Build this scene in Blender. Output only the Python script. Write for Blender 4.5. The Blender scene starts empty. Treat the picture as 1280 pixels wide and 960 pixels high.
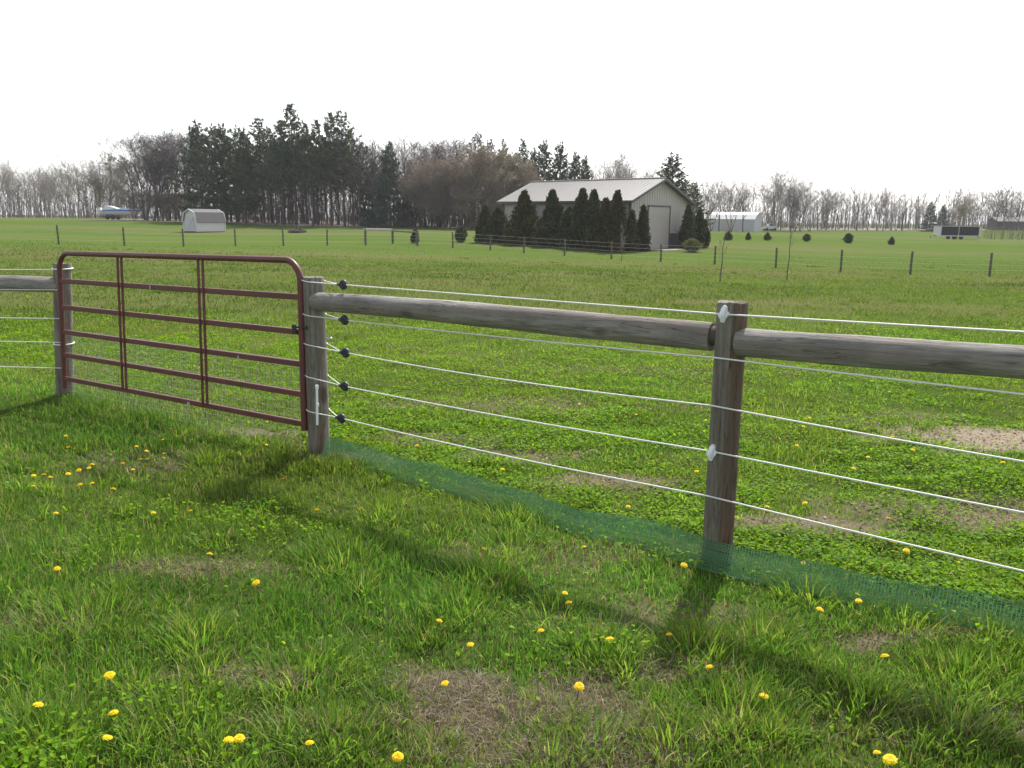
import bpy, math, random
import numpy as np
from mathutils import Vector, Matrix

C = bpy.context.scene.collection
PI = math.pi
R_ = math.radians

# ------------------------------------------------------------------ camera, sky, sun, exposure
scene = bpy.context.scene
FPX, EYE, PITCH, ROLL = 1040.0, 1.6, 11.2, 0.55
_p, _r = R_(PITCH), R_(ROLL)
FWD = np.array([0, math.cos(_p), -math.sin(_p)])
_rt = np.array([1.0, 0, 0]); _up = np.cross(_rt, FWD)
RT = _rt * math.cos(_r) + _up * math.sin(_r)
UP = _up * math.cos(_r) - _rt * math.sin(_r)
cam_d = bpy.data.cameras.new('camera'); cam = bpy.data.objects.new('camera', cam_d); C.objects.link(cam)
cam_d.sensor_width = 36; cam_d.lens = 36 * FPX / 1280
cam_d.clip_start = 0.05; cam_d.clip_end = 9000
M = Matrix.Identity(4)
for i in range(3):
    M[i][0], M[i][1], M[i][2] = RT[i], UP[i], -FWD[i]
M[0][3], M[1][3], M[2][3] = 0, 0, EYE
cam.matrix_world = M
scene.camera = cam

SUN_AZ, SUN_EL = 67.0, 50.0          # azimuth counted from +x towards +y
world = bpy.data.worlds.new('World'); scene.world = world; world.use_nodes = True
wn = world.node_tree; wn.nodes.clear()
w_out = wn.nodes.new('ShaderNodeOutputWorld'); w_bg = wn.nodes.new('ShaderNodeBackground')
sky = wn.nodes.new('ShaderNodeTexSky'); sky.sky_type = 'NISHITA'; sky.sun_disc = False
sky.sun_elevation = R_(SUN_EL); sky.sun_rotation = R_(90 - SUN_AZ)
sky.air_density = 1.0; sky.dust_density = 2.0; sky.ozone_density = 1.0; sky.altitude = 200
w_bg.inputs['Strength'].default_value = 0.15
hz_mix = wn.nodes.new('ShaderNodeMix'); hz_mix.data_type = 'RGBA'     # thin high overcast whitens the sky
hz_mix.inputs['Factor'].default_value = 0.8
hsv = wn.nodes.new('ShaderNodeRGBToBW')
wn.links.new(sky.outputs[0], hsv.inputs[0])
wn.links.new(sky.outputs[0], hz_mix.inputs[6]); wn.links.new(hsv.outputs[0], hz_mix.inputs[7])
wn.links.new(hz_mix.outputs[2], w_bg.inputs[0]); wn.links.new(w_bg.outputs[0], w_out.inputs[0])

sun_d = bpy.data.lights.new('sun', 'SUN'); sun = bpy.data.objects.new('sun', sun_d); C.objects.link(sun)
sun_d.energy = 2.8; sun_d.angle = R_(0.6); sun_d.color = (1.0, 0.95, 0.87)
sd = Vector((math.cos(R_(SUN_AZ)) * math.cos(R_(SUN_EL)), math.sin(R_(SUN_AZ)) * math.cos(R_(SUN_EL)), math.sin(R_(SUN_EL))))
sun.rotation_euler = sd.to_track_quat('Z', 'Y').to_euler(); sun.location = (20, 40, 60)

vs = scene.view_settings
vs.view_transform = 'Standard'; vs.look = 'None'; vs.exposure = 1.2; vs.gamma = 1.0; vs.use_curve_mapping = False
scene.cycles.max_bounces = 6; scene.cycles.transparent_max_bounces = 8
scene.cycles.diffuse_bounces = 3; scene.cycles.glossy_bounces = 2; scene.cycles.transmission_bounces = 3
scene.cycles.volume_bounces = 0
scene.cycles.use_denoising = True

# ------------------------------------------------------------------ placing by sight line
def ray(px, py): return FWD + RT * (px - 640) / FPX + UP * (480 - py) / FPX
def at(px, py, Y):
    d = ray(px, py); return np.array([0, 0, EYE]) + d * (Y / d[1])

_ctrl = []
for x in (-9, -5, -2, 0, 2, 5, 9):
    for y in (-6, 1, 4, 7, 10): _ctrl.append((x, y, 0.0))
for px, py, Y in [(73, 305, 44), (229, 309, 48), (354, 307, 51), (566, 311, 51), (655, 316, 48.5), (765, 325, 46), (895, 330, 42.5),
                  (972, 335, 40), (1054, 339, 38), (1142, 344, 37), (1242, 345, 36), (786, 312, 53.6), (850, 309, 58.5), (640, 303, 61),
                  (255, 291, 85), (155, 274, 135), (20, 272.5, 200), (120, 272.5, 190), (250, 279, 105), (330, 282, 102), (400, 283.5, 100), (500, 285, 98),
                  (600, 286.5, 95), (700, 287, 95), (915, 289, 165), (1000, 288, 180), (1100, 289, 180), (1195, 299, 125), (1270, 303, 110), (1270, 287, 190),
                  (1060, 304, 80), (960, 300, 82)]:
    q = at(px, py, Y); _ctrl.append(tuple(q))
for x, y, z in [(-120, 60, .3), (90, 40, -.9), (120, 110, -.6), (-160, 130, .8), (0, 260, .3), (150, 260, -.1), (-200, 260, .9), (-40, 20, 0.1), (40, 15, -.2), (0, -40, 0), (-60, -40, 0), (60, -40, 0)]:
    _ctrl.append((x, y, z))
_ctrl = np.array(_ctrl); _P = _ctrl[:, :2]; _c0 = 5.0
_D = np.sqrt(((_P[:, None] - _P[None]) ** 2).sum(-1) + _c0 ** 2)
_n = len(_P); _A = np.zeros((_n + 1, _n + 1)); _A[:_n, :_n] = _D - np.eye(_n) * 0.6; _A[:_n, _n] = 1; _A[_n, :_n] = 1
_W = np.linalg.solve(_A, np.append(_ctrl[:, 2], 0))
def terrain(x, y):
    x = np.clip(np.asarray(x, float), -260, 260); y = np.clip(np.asarray(y, float), -60, 270)
    sh = x.shape; q = np.stack([x.ravel(), y.ravel()], -1); out = np.empty(len(q))
    for i in range(0, len(q), 20000):
        s = q[i:i + 20000]
        out[i:i + 20000] = np.sqrt(((s[:, None] - _P[None]) ** 2).sum(-1) + _c0 ** 2) @ _W[:_n] + _W[_n]
    z = out.reshape(sh)
    near = np.exp(-((x / 9) ** 2 + ((y - 4) / 8) ** 2))
    z = z + near * (0.022 * np.sin(x * 2.9 + 1.3 * np.sin(y * 2.1)) * np.sin(y * 2.5 + .7) + 0.013 * np.sin(x * 6.3 + y * 4.1) * np.sin(y * 7.2 - x * 2.2))
    z = z + 0.06 * np.exp(-(((x - 2.3) / .9) ** 2 + ((y - 2.8) / .9) ** 2))
    return z
def tz(x, y): return float(terrain(np.array([x]), np.array([y]))[0])
def hit(px, py, dz=0.0, far=300):
    """the point of the terrain (raised by dz) seen at a pixel of the photograph"""
    d = ray(px, py); ts = np.concatenate([np.linspace(1.2, 20, 900), np.linspace(20, far, 3000)[1:]])
    X, Y, Z = d[0] * ts, d[1] * ts, EYE + d[2] * ts
    k = np.nonzero(Z < terrain(X, Y) + dz)[0]
    i = k[0] if len(k) else len(ts) - 1
    return np.array([X[i], Y[i], tz(X[i], Y[i])])

# ------------------------------------------------------------------ mesh helpers
def s2l(c):
    return tuple((v / 12.92 if v <= .04045 else ((v + .055) / 1.055) ** 2.4) for v in [k / 255 for k in c])

class MB:
    """collects verts and faces, linked as one mesh object by build()"""
    def __init__(s): s.v, s.f, s.sm = [], [], []
    def add(s, vs, fs, smooth=False):
        o = len(s.v); s.v += [tuple(v) for v in vs]; s.f += [tuple(i + o for i in f) for f in fs]; s.sm += [smooth] * len(fs)
    def box(s, c, d, rz=0.0, tap=1.0):
        x, y, z = d[0] / 2, d[1] / 2, d[2] / 2; cs, sn = math.cos(rz), math.sin(rz); vs = []
        for k in (-1, 1):
            q = tap if k == 1 else 1
            for a, b in ((-x, -y), (x, -y), (x, y), (-x, y)):
                a *= q; b *= q; vs.append((c[0] + a * cs - b * sn, c[1] + a * sn + b * cs, c[2] + k * z))
        s.add(vs, [(3, 2, 1, 0), (4, 5, 6, 7), (0, 1, 5, 4), (1, 2, 6, 5), (2, 3, 7, 6), (3, 0, 4, 7)])
    def prism(s, poly, axis_vec, origin=(0, 0, 0), ax=(1, 0, 0), ay=(0, 0, 1)):
        n = len(poly); O = Vector(origin); ax, ay, w = Vector(ax), Vector(ay), Vector(axis_vec)
        a = [O + ax * p[0] + ay * p[1] for p in poly]; b = [p + w for p in a]
        s.add(a + b, [tuple(range(n - 1, -1, -1)), tuple(range(n, 2 * n))] + [(i, (i + 1) % n, n + (i + 1) % n, n + i) for i in range(n)])
    def tube(s, pts, rad, n=8, cap=True, closed=False, rnd=None, wob=0.0):
        pts = [Vector(p) for p in pts]; m = len(pts)
        if not hasattr(rad, '__len__'): rad = [rad] * m
        vs = []; u = None
        for i, p in enumerate(pts):
            if closed: t = pts[(i + 1) % m] - pts[i - 1]
            else: t = pts[min(i + 1, m - 1)] - pts[max(i - 1, 0)]
            if t.length < 1e-9: t = Vector((0, 0, 1))
            t.normalize()
            if u is None:
                u = t.orthogonal().normalized()
                if abs(t.z) < .9: u = (Vector((0, 0, 1)) - t * t.z).normalized()
            else:
                u = u - t * u.dot(t); u = u.normalized() if u.length > 1e-6 else t.orthogonal().normalized()
            w = t.cross(u)
            for k in range(n):
                a = 2 * PI * k / n; r = rad[i] * (1 + (rnd.uniform(-wob, wob) if rnd else 0))
                vs.append(p + u * (math.cos(a) * r) + w * (math.sin(a) * r))
        fs = []
        for i in range(m if closed else m - 1):
            j = (i + 1) % m
            for k in range(n):
                l = (k + 1) % n; fs.append((i * n + k, i * n + l, j * n + l, j * n + k))
        s.add(vs, fs, True)
        if cap and not closed:
            s.add(vs[:n], [tuple(range(n - 1, -1, -1))]); s.add(vs[-n:], [tuple(range(n))])
    def lathe(s, prof, n=24, c=(0, 0, 0), axis='z'):
        vs = []
        for r, h in prof:
            for k in range(n):
                a = 2 * PI * k / n; p = (r * math.cos(a), r * math.sin(a), h)
                if axis == 'x': p = (p[2], p[0], p[1])
                if axis == 'y': p = (p[0], p[2], p[1])
                vs.append((p[0] + c[0], p[1] + c[1], p[2] + c[2]))
        fs = [(i * n + k, i * n + (k + 1) % n, (i + 1) * n + (k + 1) % n, (i + 1) * n + k) for i in range(len(prof) - 1) for k in range(n)]
        s.add(vs, fs, True)
    def build(s, name, mat, parent=None, loc=None, rz=None):
        me = bpy.data.meshes.new(name); me.from_pydata(s.v, [], s.f); me.polygons.foreach_set('use_smooth', s.sm); me.update()
        o = bpy.data.objects.new(name, me); C.objects.link(o)
        if mat: me.materials.append(mat)
        if parent: o.parent = parent
        if loc is not None: o.location = tuple(loc)
        if rz is not None: o.rotation_euler = (0, 0, rz)
        return o

def np_obj(name, verts, faces, mat, cols=None, parent=None, smooth=False, loc=None):
    """faces: list of (m,k) index arrays; cols: (n,3) albedo per vertex"""
    me = bpy.data.meshes.new(name); verts = np.ascontiguousarray(verts, np.float32)
    me.vertices.add(len(verts)); me.vertices.foreach_set('co', verts.ravel())
    idx = np.concatenate([f.ravel() for f in faces]).astype(np.int32)
    tot = np.concatenate([np.full(len(f), f.shape[1]) for f in faces]).astype(np.int32)
    st = np.concatenate([[0], np.cumsum(tot)[:-1]]).astype(np.int32)
    me.loops.add(len(idx)); me.loops.foreach_set('vertex_index', idx)
    me.polygons.add(len(tot)); me.polygons.foreach_set('loop_start', st); me.polygons.foreach_set('loop_total', tot)
    if smooth: me.polygons.foreach_set('use_smooth', np.ones(len(tot), bool))
    me.update(calc_edges=True)
    if cols is not None:
        a = me.attributes.new('Col', 'FLOAT_COLOR', 'POINT')
        a.data.foreach_set('color', np.concatenate([cols, np.ones((len(cols), 1))], 1).astype(np.float32).ravel())
    me.materials.append(mat)
    o = bpy.data.objects.new(name, me); C.objects.link(o)
    if parent: o.parent = parent
    if loc is not None: o.location = tuple(loc)
    return o

def tag(o, label=None, cat=None, group=None, kind=None):
    if label: o['label'] = label
    if cat: o['category'] = cat
    if group: o['group'] = group
    if kind: o['kind'] = kind
    return o
def thing(name, label, cat, loc, rz=0.0, group=None):
    o = bpy.data.objects.new(name, None); C.objects.link(o); o.empty_display_size = .2
    o.location = tuple(float(v) for v in loc); o.rotation_euler = (0, 0, rz)
    return tag(o, label, cat, group)
def dup(root, loc, rz=0.0, sc=None, label=None, group=None):
    r = root.copy(); C.objects.link(r); r.location = tuple(float(v) for v in loc); r.rotation_euler = (0, 0, rz)
    if sc is not None: r.scale = sc if hasattr(sc, '__len__') else (sc, sc, sc)
    if label: r['label'] = label
    if group: r['group'] = group
    for ch in list(root.children):
        c = ch.copy(); C.objects.link(c); c.parent = r
        for g in ch.children:
            d = g.copy(); C.objects.link(d); d.parent = c
    return r

# ------------------------------------------------------------------ materials
class NT:
    def __init__(s, name):
        s.m = bpy.data.materials.new(name); s.m.use_nodes = True; s.t = s.m.node_tree; s.t.nodes.clear()
        s.out = s.n('ShaderNodeOutputMaterial')
    def n(s, k, **kw):
        x = s.t.nodes.new(k)
        for a, v in kw.items(): setattr(x, a, v)
        return x
    def l(s, a, b): s.t.links.new(a, b)
    def noise(s, scale, detail=4, rough=.6, vec=None, dist=0.0):
        x = s.n('ShaderNodeTexNoise'); x.inputs['Scale'].default_value = scale; x.inputs['Detail'].default_value = detail
        x.inputs['Roughness'].default_value = rough; x.inputs['Distortion'].default_value = dist
        if vec is not None: s.l(vec, x.inputs['Vector'])
        return x.outputs['Fac']
    def ramp(s, fac, stops):
        x = s.n('ShaderNodeValToRGB'); e = x.color_ramp.elements
        while len(e) < len(stops): e.new(.5)
        for q, (p, c) in zip(e, stops): q.position = p; q.color = tuple(c) + (1,)
        s.l(fac, x.inputs[0]); return x.outputs[0]
    def mix(s, fac, a, b, mode='MIX'):
        x = s.n('ShaderNodeMix'); x.data_type = 'RGBA'; x.blend_type = mode
        for i, v in ((0, fac), (6, a), (7, b)):
            if hasattr(v, 'is_linked') or hasattr(v, 'links'): s.l(v, x.inputs[i])
            else: x.inputs[i].default_value = v if i == 0 else tuple(v) + (1,)
        return x.outputs[2]
    def coords(s, kind='Object', scale=(1, 1, 1)):
        tc = s.n('ShaderNodeTexCoord'); mp = s.n('ShaderNodeMapping'); mp.inputs['Scale'].default_value = scale
        s.l(tc.outputs[kind], mp.inputs[0]); return mp.outputs[0]
    def bsdf(s, col, rough=.6, metal=0.0, bump=None, bstr=.3, bdist=.01, spec=.5):
        b = s.n('ShaderNodeBsdfPrincipled')
        if hasattr(col, 'links'): s.l(col, b.inputs['Base Color'])
        else: b.inputs['Base Color'].default_value = tuple(col) + (1,)
        if hasattr(rough, 'links'): s.l(rough, b.inputs['Roughness'])
        else: b.inputs['Roughness'].default_value = rough
        b.inputs['Metallic'].default_value = metal; b.inputs['Specular IOR Level'].default_value = spec
        if bump is not None:
            k = s.n('ShaderNodeBump'); k.inputs['Strength'].default_value = bstr; k.inputs['Distance'].default_value = bdist
            s.l(bump, k.inputs['Height']); s.l(k.outputs[0], b.inputs['Normal'])
        return b
    def done(s, sh): s.l(sh.outputs[0], s.out.inputs[0]); return s.m

def m_plain(name, col, rough=.6, metal=0, var=.18, scale=6, bstr=.15, spec=.5):
    t = NT(name); v = t.coords('Object'); nz = t.noise(scale, 5, .65, v)
    c = t.ramp(nz, [(.25, tuple(k * (1 - var) for k in col)), (.75, tuple(min(1, k * (1 + var)) for k in col))])
    return t.done(t.bsdf(c, rough, metal, nz, bstr, .004, spec))

def m_leaf(name, trans=.4, rough=.5, tint=(1.25, 1.15, .6), spec=.35):
    t = NT(name); a = t.n('ShaderNodeVertexColor', layer_name='Col') if False else t.n('ShaderNodeAttribute', attribute_name='Col')
    b = t.bsdf(a.outputs['Color'], rough, spec=spec)
    tr = t.n('ShaderNodeBsdfTranslucent'); t.l(t.mix(1.0, a.outputs['Color'], tint, 'MULTIPLY'), tr.inputs[0])
    mx = t.n('ShaderNodeMixShader'); mx.inputs[0].default_value = trans
    t.l(b.outputs[0], mx.inputs[1]); t.l(tr.outputs[0], mx.inputs[2])
    return t.done(mx)

def m_wood(name, axis, c1, c2, c3, side=None):
    t = NT(name)
    sc = {'z': (22, 22, 1.3), 'x': (1.3, 22, 22)}[axis]
    v = t.coords('Object', sc); g = t.noise(2.2, 8, .7, v, .3)
    v2 = t.coords('Object', tuple(k * .28 for k in sc)); g2 = t.noise(1.4, 3, .5, v2, .6)
    v3 = t.coords('Object', (7, 7, 7)); bl = t.noise(1.1, 4, .6, v3)
    c = t.ramp(g, [(.28, tuple(k * .35 for k in c1)), (.45, c1), (.62, c2)])
    c = t.mix(t.ramp(g2, [(.48, (0, 0, 0)), (.64, (1, 1, 1))]), c, c3)
    if side:                                            # one flank of the post is stained brown
        sp_ = t.n('ShaderNodeSeparateXYZ'); t.l(t.coords('Object'), sp_.inputs[0]); k = t.n('ShaderNodeMath', operation='MULTIPLY_ADD'); k.inputs[1].default_value = -.27; t.l(sp_.outputs[1], k.inputs[0]); t.l(sp_.outputs[0], k.inputs[2])
        k2 = t.n('ShaderNodeMath', operation='MULTIPLY_ADD'); k2.inputs[1].default_value = .05; t.l(g2, k2.inputs[0]); t.l(k.outputs[0], k2.inputs[2])
        k3 = t.n('ShaderNodeMath', operation='MULTIPLY_ADD'); k3.inputs[1].default_value = 12; k3.inputs[2].default_value = .1; t.l(k2.outputs[0], k3.inputs[0])
        c = t.mix(t.ramp(k3.outputs[0], [(.30, (0, 0, 0)), (.52, (.85, .85, .85))]), c, t.ramp(g, [(.3, tuple(v * .5 for v in side)), (.7, side)]))
    crack = t.ramp(t.noise(4.5, 2, .4, v, .8), [(.60, (1, 1, 1)), (.66, (.25, .22, .2)), (.71, (1, 1, 1))])
    c = t.mix(.85, c, crack, 'MULTIPLY')
    vo = t.n('ShaderNodeTexVoronoi'); vo.inputs['Scale'].default_value = 1.0; t.l(t.coords('Object', {'z': (5, 5, 2.6), 'x': (2.6, 5, 5)}[axis]), vo.inputs['Vector'])
    c = t.mix(t.ramp(vo.outputs['Distance'], [(.10, (.85, .85, .85)), (.2, (0, 0, 0))]), c, tuple(k * .4 for k in c3))
    c = t.mix(t.ramp(bl, [(.35, (.0, .0, .0)), (.8, (.6, .6, .6))]), c, tuple(k * .55 for k in c1))
    return t.done(t.bsdf(c, .85, 0, g, 1.0, .012, .25))

MAT = {}
MAT['grass'] = m_leaf('grass_blade', .5, .55, (1.1, 1.2, .55), .12)
MAT['clover'] = m_leaf('clover_leaf', .5, .6, (1.35, 1.2, .35), .08)
MAT['needle'] = m_leaf('needle', .15, .6, (1.1, 1.1, .7), .2)
MAT['bud'] = m_leaf('bud', .3, .7, (1.1, 1, .8), .1)
MAT['arbor'] = m_leaf('scale_leaf', .15, .65, (1.1, 1.1, .6), .2)
MAT['post'] = m_wood('weathered_post', 'z', (.18, .165, .14), (.28, .265, .235), (.15, .10, .07))
MAT['post_brown'] = m_wood('stained_post', 'z', (.18, .165, .14), (.28, .265, .235), (.15, .10, .07), (.165, .10, .068))
MAT['rail'] = m_wood('weathered_rail', 'x', (.24, .23, .212), (.40, .385, .36), (.235, .205, .18))
MAT['far_post'] = m_plain('far_post', (.10, .09, .075), .85)
gm_ = NT('maroon_paint'); gv = gm_.coords('Object'); g1 = gm_.noise(5, 6, .7, gv); g2_ = gm_.noise(38, 4, .7, gv)
gc = gm_.ramp(g1, [(.3, (.095, .025, .026)), (.7, (.14, .043, .042))]); gc = gm_.mix(gm_.ramp(g2_, [(.62, (0, 0, 0)), (.72, (.8, .8, .8))]), gc, (.17, .085, .05))
MAT['gate'] = gm_.done(gm_.bsdf(gc, gm_.ramp(g1, [(.3, (.35,) * 3), (.7, (.6,) * 3)]), 0, g2_, .12, .003))
MAT['steel'] = m_plain('zinc_steel', (.42, .42, .43), .4, .8)
MAT['wire_mesh'] = m_plain('galvanised_wire', (.38, .39, .34), .5, .3)
MAT['cord'] = m_plain('white_cord', (.78, .78, .76), .6, 0, .06, 40)
MAT['black_plastic'] = m_plain('black_plastic', (.028, .032, .045), .35)
MAT['white_plastic'] = m_plain('white_plastic', (.80, .82, .86), .45, 0, .04)
MAT['net'] = m_leaf('green_plastic_net', .3, .4, (1, 1.1, .9), .5)
MAT['bark'] = m_plain('bark', (.105, .092, .09), .95, 0, .3, 3)
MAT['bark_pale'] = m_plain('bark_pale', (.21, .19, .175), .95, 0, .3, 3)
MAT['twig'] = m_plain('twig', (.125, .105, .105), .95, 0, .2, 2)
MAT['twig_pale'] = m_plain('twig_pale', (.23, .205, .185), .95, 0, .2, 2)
MAT['pine_bark'] = m_plain('pine_bark', (.075, .062, .06), .95, 0, .3, 3)
MAT['petal'] = m_leaf('dandelion_yellow', .25, .6, (1, .9, .3), .2)
MAT['stem'] = m_plain('stem_green', (.12, .17, .05), .5)
MAT['roof_metal'] = m_plain('pale_roof_steel', (.175, .166, .162), .5, .15, .05, .7, .05)
MAT['wall_metal'] = m_plain('taupe_wall_steel', (.43, .39, .375), .5, .0, .05, .8, .05)
MAT['trim_dark'] = m_plain('dark_trim', (.075, .065, .07), .5)
MAT['door_panel'] = m_plain('tan_door', (.37, .335, .32), .5, 0, .04)
MAT['concrete'] = m_plain('concrete', (.42, .40, .37), .9, 0, .15)
MAT['white_paint'] = m_plain('white_paint', (.56, .55, .58), .5, 0, .06)
MAT['grey_shingle'] = m_plain('grey_shingle', (.085, .08, .09), .8)
MAT['pale_blue_steel'] = m_plain('pale_blue_steel', (.46, .475, .52), .45)
MAT['blue_tarp'] = m_plain('blue_tarp', (.05, .16, .38), .5)
MAT['hull'] = m_plain('hull_white', (.70, .72, .76), .3, 0, .05)
MAT['rubber'] = m_plain('rubber', (.02, .02, .02), .8)
MAT['black_panel'] = m_plain('black_panel', (.012, .013, .024), .8, spec=.1)
MAT['brown_wall'] = m_plain('brown_wall', (.085, .065, .06), .9)
MAT['glass_dark'] = m_plain('dark_glass', (.02, .025, .03), .1)
MAT['heap'] = m_plain('dark_brush', (.05, .042, .04), .95)

# patches of bare or dry ground: pixel, radii in metres, strength, tone (0 straw, 1 pale sand, 2 brown soil)
PATCH = []
for px, py, rx, ry, k, tone in [(590, 905, .27, .23, .86, 0), (555, 860, .2, .10, .9, 0), (735, 880, .26, .17, .84, 0), (670, 945, .5, .10, .8, 0), (800, 850, .26, .10, .7, 0), (1120, 800, .26, .07, .85, 2),
                                (215, 712, .42, .10, .55, 0), (860, 905, .2, .10, .6, 0), (1255, 548, .75, .42, .97, 1), (1235, 648, .62, .24, .85, 2), (1010, 655, .45, .13, .75, 2),
                                (745, 602, .55, .12, .7, 2), (640, 574, .55, .12, .7, 2), (530, 552, .45, .14, .6, 2), (310, 540, .35, .16, .7, 2), (425, 572, .35, .10, .85, 2),
                                (170, 580, .5, .35, .4, 2), (330, 850, .22, .08, .5, 2), (560, 370, 3, .5, .3, 0), (1120, 520, .5, .15, .4, 2), (420, 905, .3, .08, .4, 0),
                                (840, 780, .3, .14, .5, 2), (620, 505, 1.2, .3, .35, 2), (760, 462, 1.6, .3, .35, 0), (700, 700, .5, .15, .4, 0), (60, 780, .3, .1, .4, 2), (1180, 905, .3, .1, .35, 0)]:
    q = hit(px, py); PATCH.append((q[0], q[1], rx, ry, k, tone))
def vnoise(x, y, s, seed=0):
    """smooth value noise in numpy"""
    x = np.asarray(x) * s + seed * 17.3; y = np.asarray(y) * s - seed * 9.1
    xi, yi = np.floor(x), np.floor(y); fx, fy = x - xi, y - yi; fx = fx * fx * (3 - 2 * fx); fy = fy * fy * (3 - 2 * fy)
    def h(a, b): return np.modf(np.abs(np.sin(a * 127.1 + b * 311.7 + seed) * 43758.5453))[0]
    return (h(xi, yi) * (1 - fx) + h(xi + 1, yi) * fx) * (1 - fy) + (h(xi, yi + 1) * (1 - fx) + h(xi + 1, yi + 1) * fx) * fy
def bare(x, y, only=None):
    m = np.zeros_like(x); wob = 1 + 1.1 * (vnoise(x, y, 4, 3) - .5) + .9 * (vnoise(x, y, 13, 4) - .5); wob = np.maximum(wob, .72)
    for (cx, cy, rx, ry, k, tone) in PATCH:
        if only is not None and tone != only: continue
        d = np.sqrt(((x - cx) / rx) ** 2 + ((y - cy) / ry) ** 2) * wob
        m = np.maximum(m, k * np.clip(1.45 - d, 0, 1) ** .8)
    return np.clip(m, 0, 1)

# fence line of the near fence
GP, RP, LP = np.array([-1.32, 5.52]), np.array([.99, 3.75]), np.array([-3.94, 7.32])
FD = (RP - GP) / np.linalg.norm(RP - GP); FN = np.array([FD[1], -FD[0]])      # FN: towards the camera
def pasture_side(x, y):
    """signed distance behind the fence line (positive in the pasture)"""
    return -((x - GP[0]) * FN[0] + (y - GP[1]) * FN[1])

# ------------------------------------------------------------------ the ground
def axis(fine, step, far, grow):
    a = [0.0]
    s = step
    while a[-1] < far:
        if a[-1] > fine: s *= grow
        a.append(a[-1] + s)
    return np.array(a)
xp = axis(6, .07, 3500, 1.07); xs = np.concatenate([-xp[::-1], xp[1:]])
yp = axis(9, .07, 3500, 1.045); ym = axis(.5, .12, 600, 1.25); ys = np.concatenate([-ym[::-1], yp[1:]])
GX, GY = np.meshgrid(xs, ys, indexing='ij'); GZ = terrain(GX, GY)
nx, ny = GX.shape
ii = np.arange(nx * ny).reshape(nx, ny)
gf = np.stack([ii[:-1, :-1], ii[1:, :-1], ii[1:, 1:], ii[:-1, 1:]], -1).reshape(-1, 4)
gx, gy = GX.ravel(), GY.ravel()
gcol = np.stack([bare(gx, gy, 0), bare(gx, gy, 1), bare(gx, gy, 2)], -1)
gt = NT('pasture_ground')
geo = gt.n('ShaderNodeNewGeometry'); sep = gt.n('ShaderNodeSeparateXYZ'); gt.l(geo.outputs['Position'], sep.inputs[0])
def mapr(v, a, b):
    x = gt.n('ShaderNodeMapRange'); x.inputs[1].default_value = a; x.inputs[2].default_value = b; x.interpolation_type = 'SMOOTHSTEP'; gt.l(v, x.inputs[0]); return x.outputs[0]
pv = geo.outputs['Position']
mpf = gt.n('ShaderNodeMapping'); mpf.inputs['Scale'].default_value = (.35, 1, 1); gt.l(pv, mpf.inputs[0]); pvs = mpf.outputs[0]
n1 = gt.noise(9, 6, .7, pv); n2 = gt.noise(.16, 5, .6, pvs); n3 = gt.noise(1.3, 5, .65, pvs); n4 = gt.noise(70, 3, .6, pv); n5 = gt.noise(.045, 3, .5, pvs)
near_c = gt.ramp(n1, [(.3, (.03, .042, .012)), (.55, (.06, .085, .02)), (.8, (.11, .105, .05))])
pas = gt.ramp(n3, [(.3, (.048, .082, .015)), (.52, (.071, .106, .021)), (.72, (.108, .116, .042))])
pas = gt.mix(gt.ramp(n2, [(.38, (0, 0, 0)), (.66, (1, 1, 1))]), pas, (.105, .105, .044))
field = gt.ramp(n2, [(.3, (.060, .104, .020)), (.6, (.080, .122, .026)), (.8, (.106, .130, .042))])
field = gt.mix(gt.ramp(n5, [(.42, (0, 0, 0)), (.6, (.7, .7, .7))]), field, (.115, .122, .048))
c = gt.mix(mapr(sep.outputs[1], 5.5, 13), near_c, pas)
c = gt.mix(mapr(sep.outputs[1], 34, 48), c, field)
attr = gt.n('ShaderNodeAttribute', attribute_name='Col'); sc3 = gt.n('ShaderNodeSeparateColor'); gt.l(attr.outputs['Color'], sc3.inputs[0])
straw = gt.ramp(n4, [(.3, (.06, .047, .034)), (.7, (.19, .15, .11))])
sand = gt.ramp(n4, [(.3, (.15, .115, .085)), (.7, (.36, .30, .235))])
soil = gt.ramp(n4, [(.3, (.09, .068, .05)), (.7, (.27, .215, .165))])
c = gt.mix(sc3.outputs[0], c, straw); c = gt.mix(sc3.outputs[1], c, sand); c = gt.mix(sc3.outputs[2], c, soil)
ground = np_obj('ground', np.stack([gx, gy, GZ.ravel()], -1), [gf], gt.done(gt.bsdf(c, 1.0, 0, n4, .6, .012, 0.0)), gcol, smooth=True)
tag(ground, kind='structure')

# leaf litter under the wood: a thin sheet lying on the ground
fx = np.linspace(-62, 22, 120); fy = np.linspace(0, 1, 30)
FX, FT = np.meshgrid(fx, fy, indexing='ij')
edge = np.interp(FX, [-62, -38, -30, -24, -10, 0, 22], [117, 109, 104, 101.5, 98.5, 96, 97]) + 1.2 * (vnoise(FX, FT * 0, .5, 8) - .5)
FY = edge + FT * 60; FZ = terrain(FX, FY) + .02
fi = np.arange(FX.size).reshape(FX.shape); ff = np.stack([fi[:-1, :-1], fi[1:, :-1], fi[1:, 1:], fi[:-1, 1:]], -1).reshape(-1, 4)
tag(np_obj('forest_floor', np.stack([FX.ravel(), FY.ravel(), FZ.ravel()], -1), [ff], m_plain('leaf_litter', (.11, .085, .07), .95, 0, .35, 2)), kind='structure')

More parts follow.
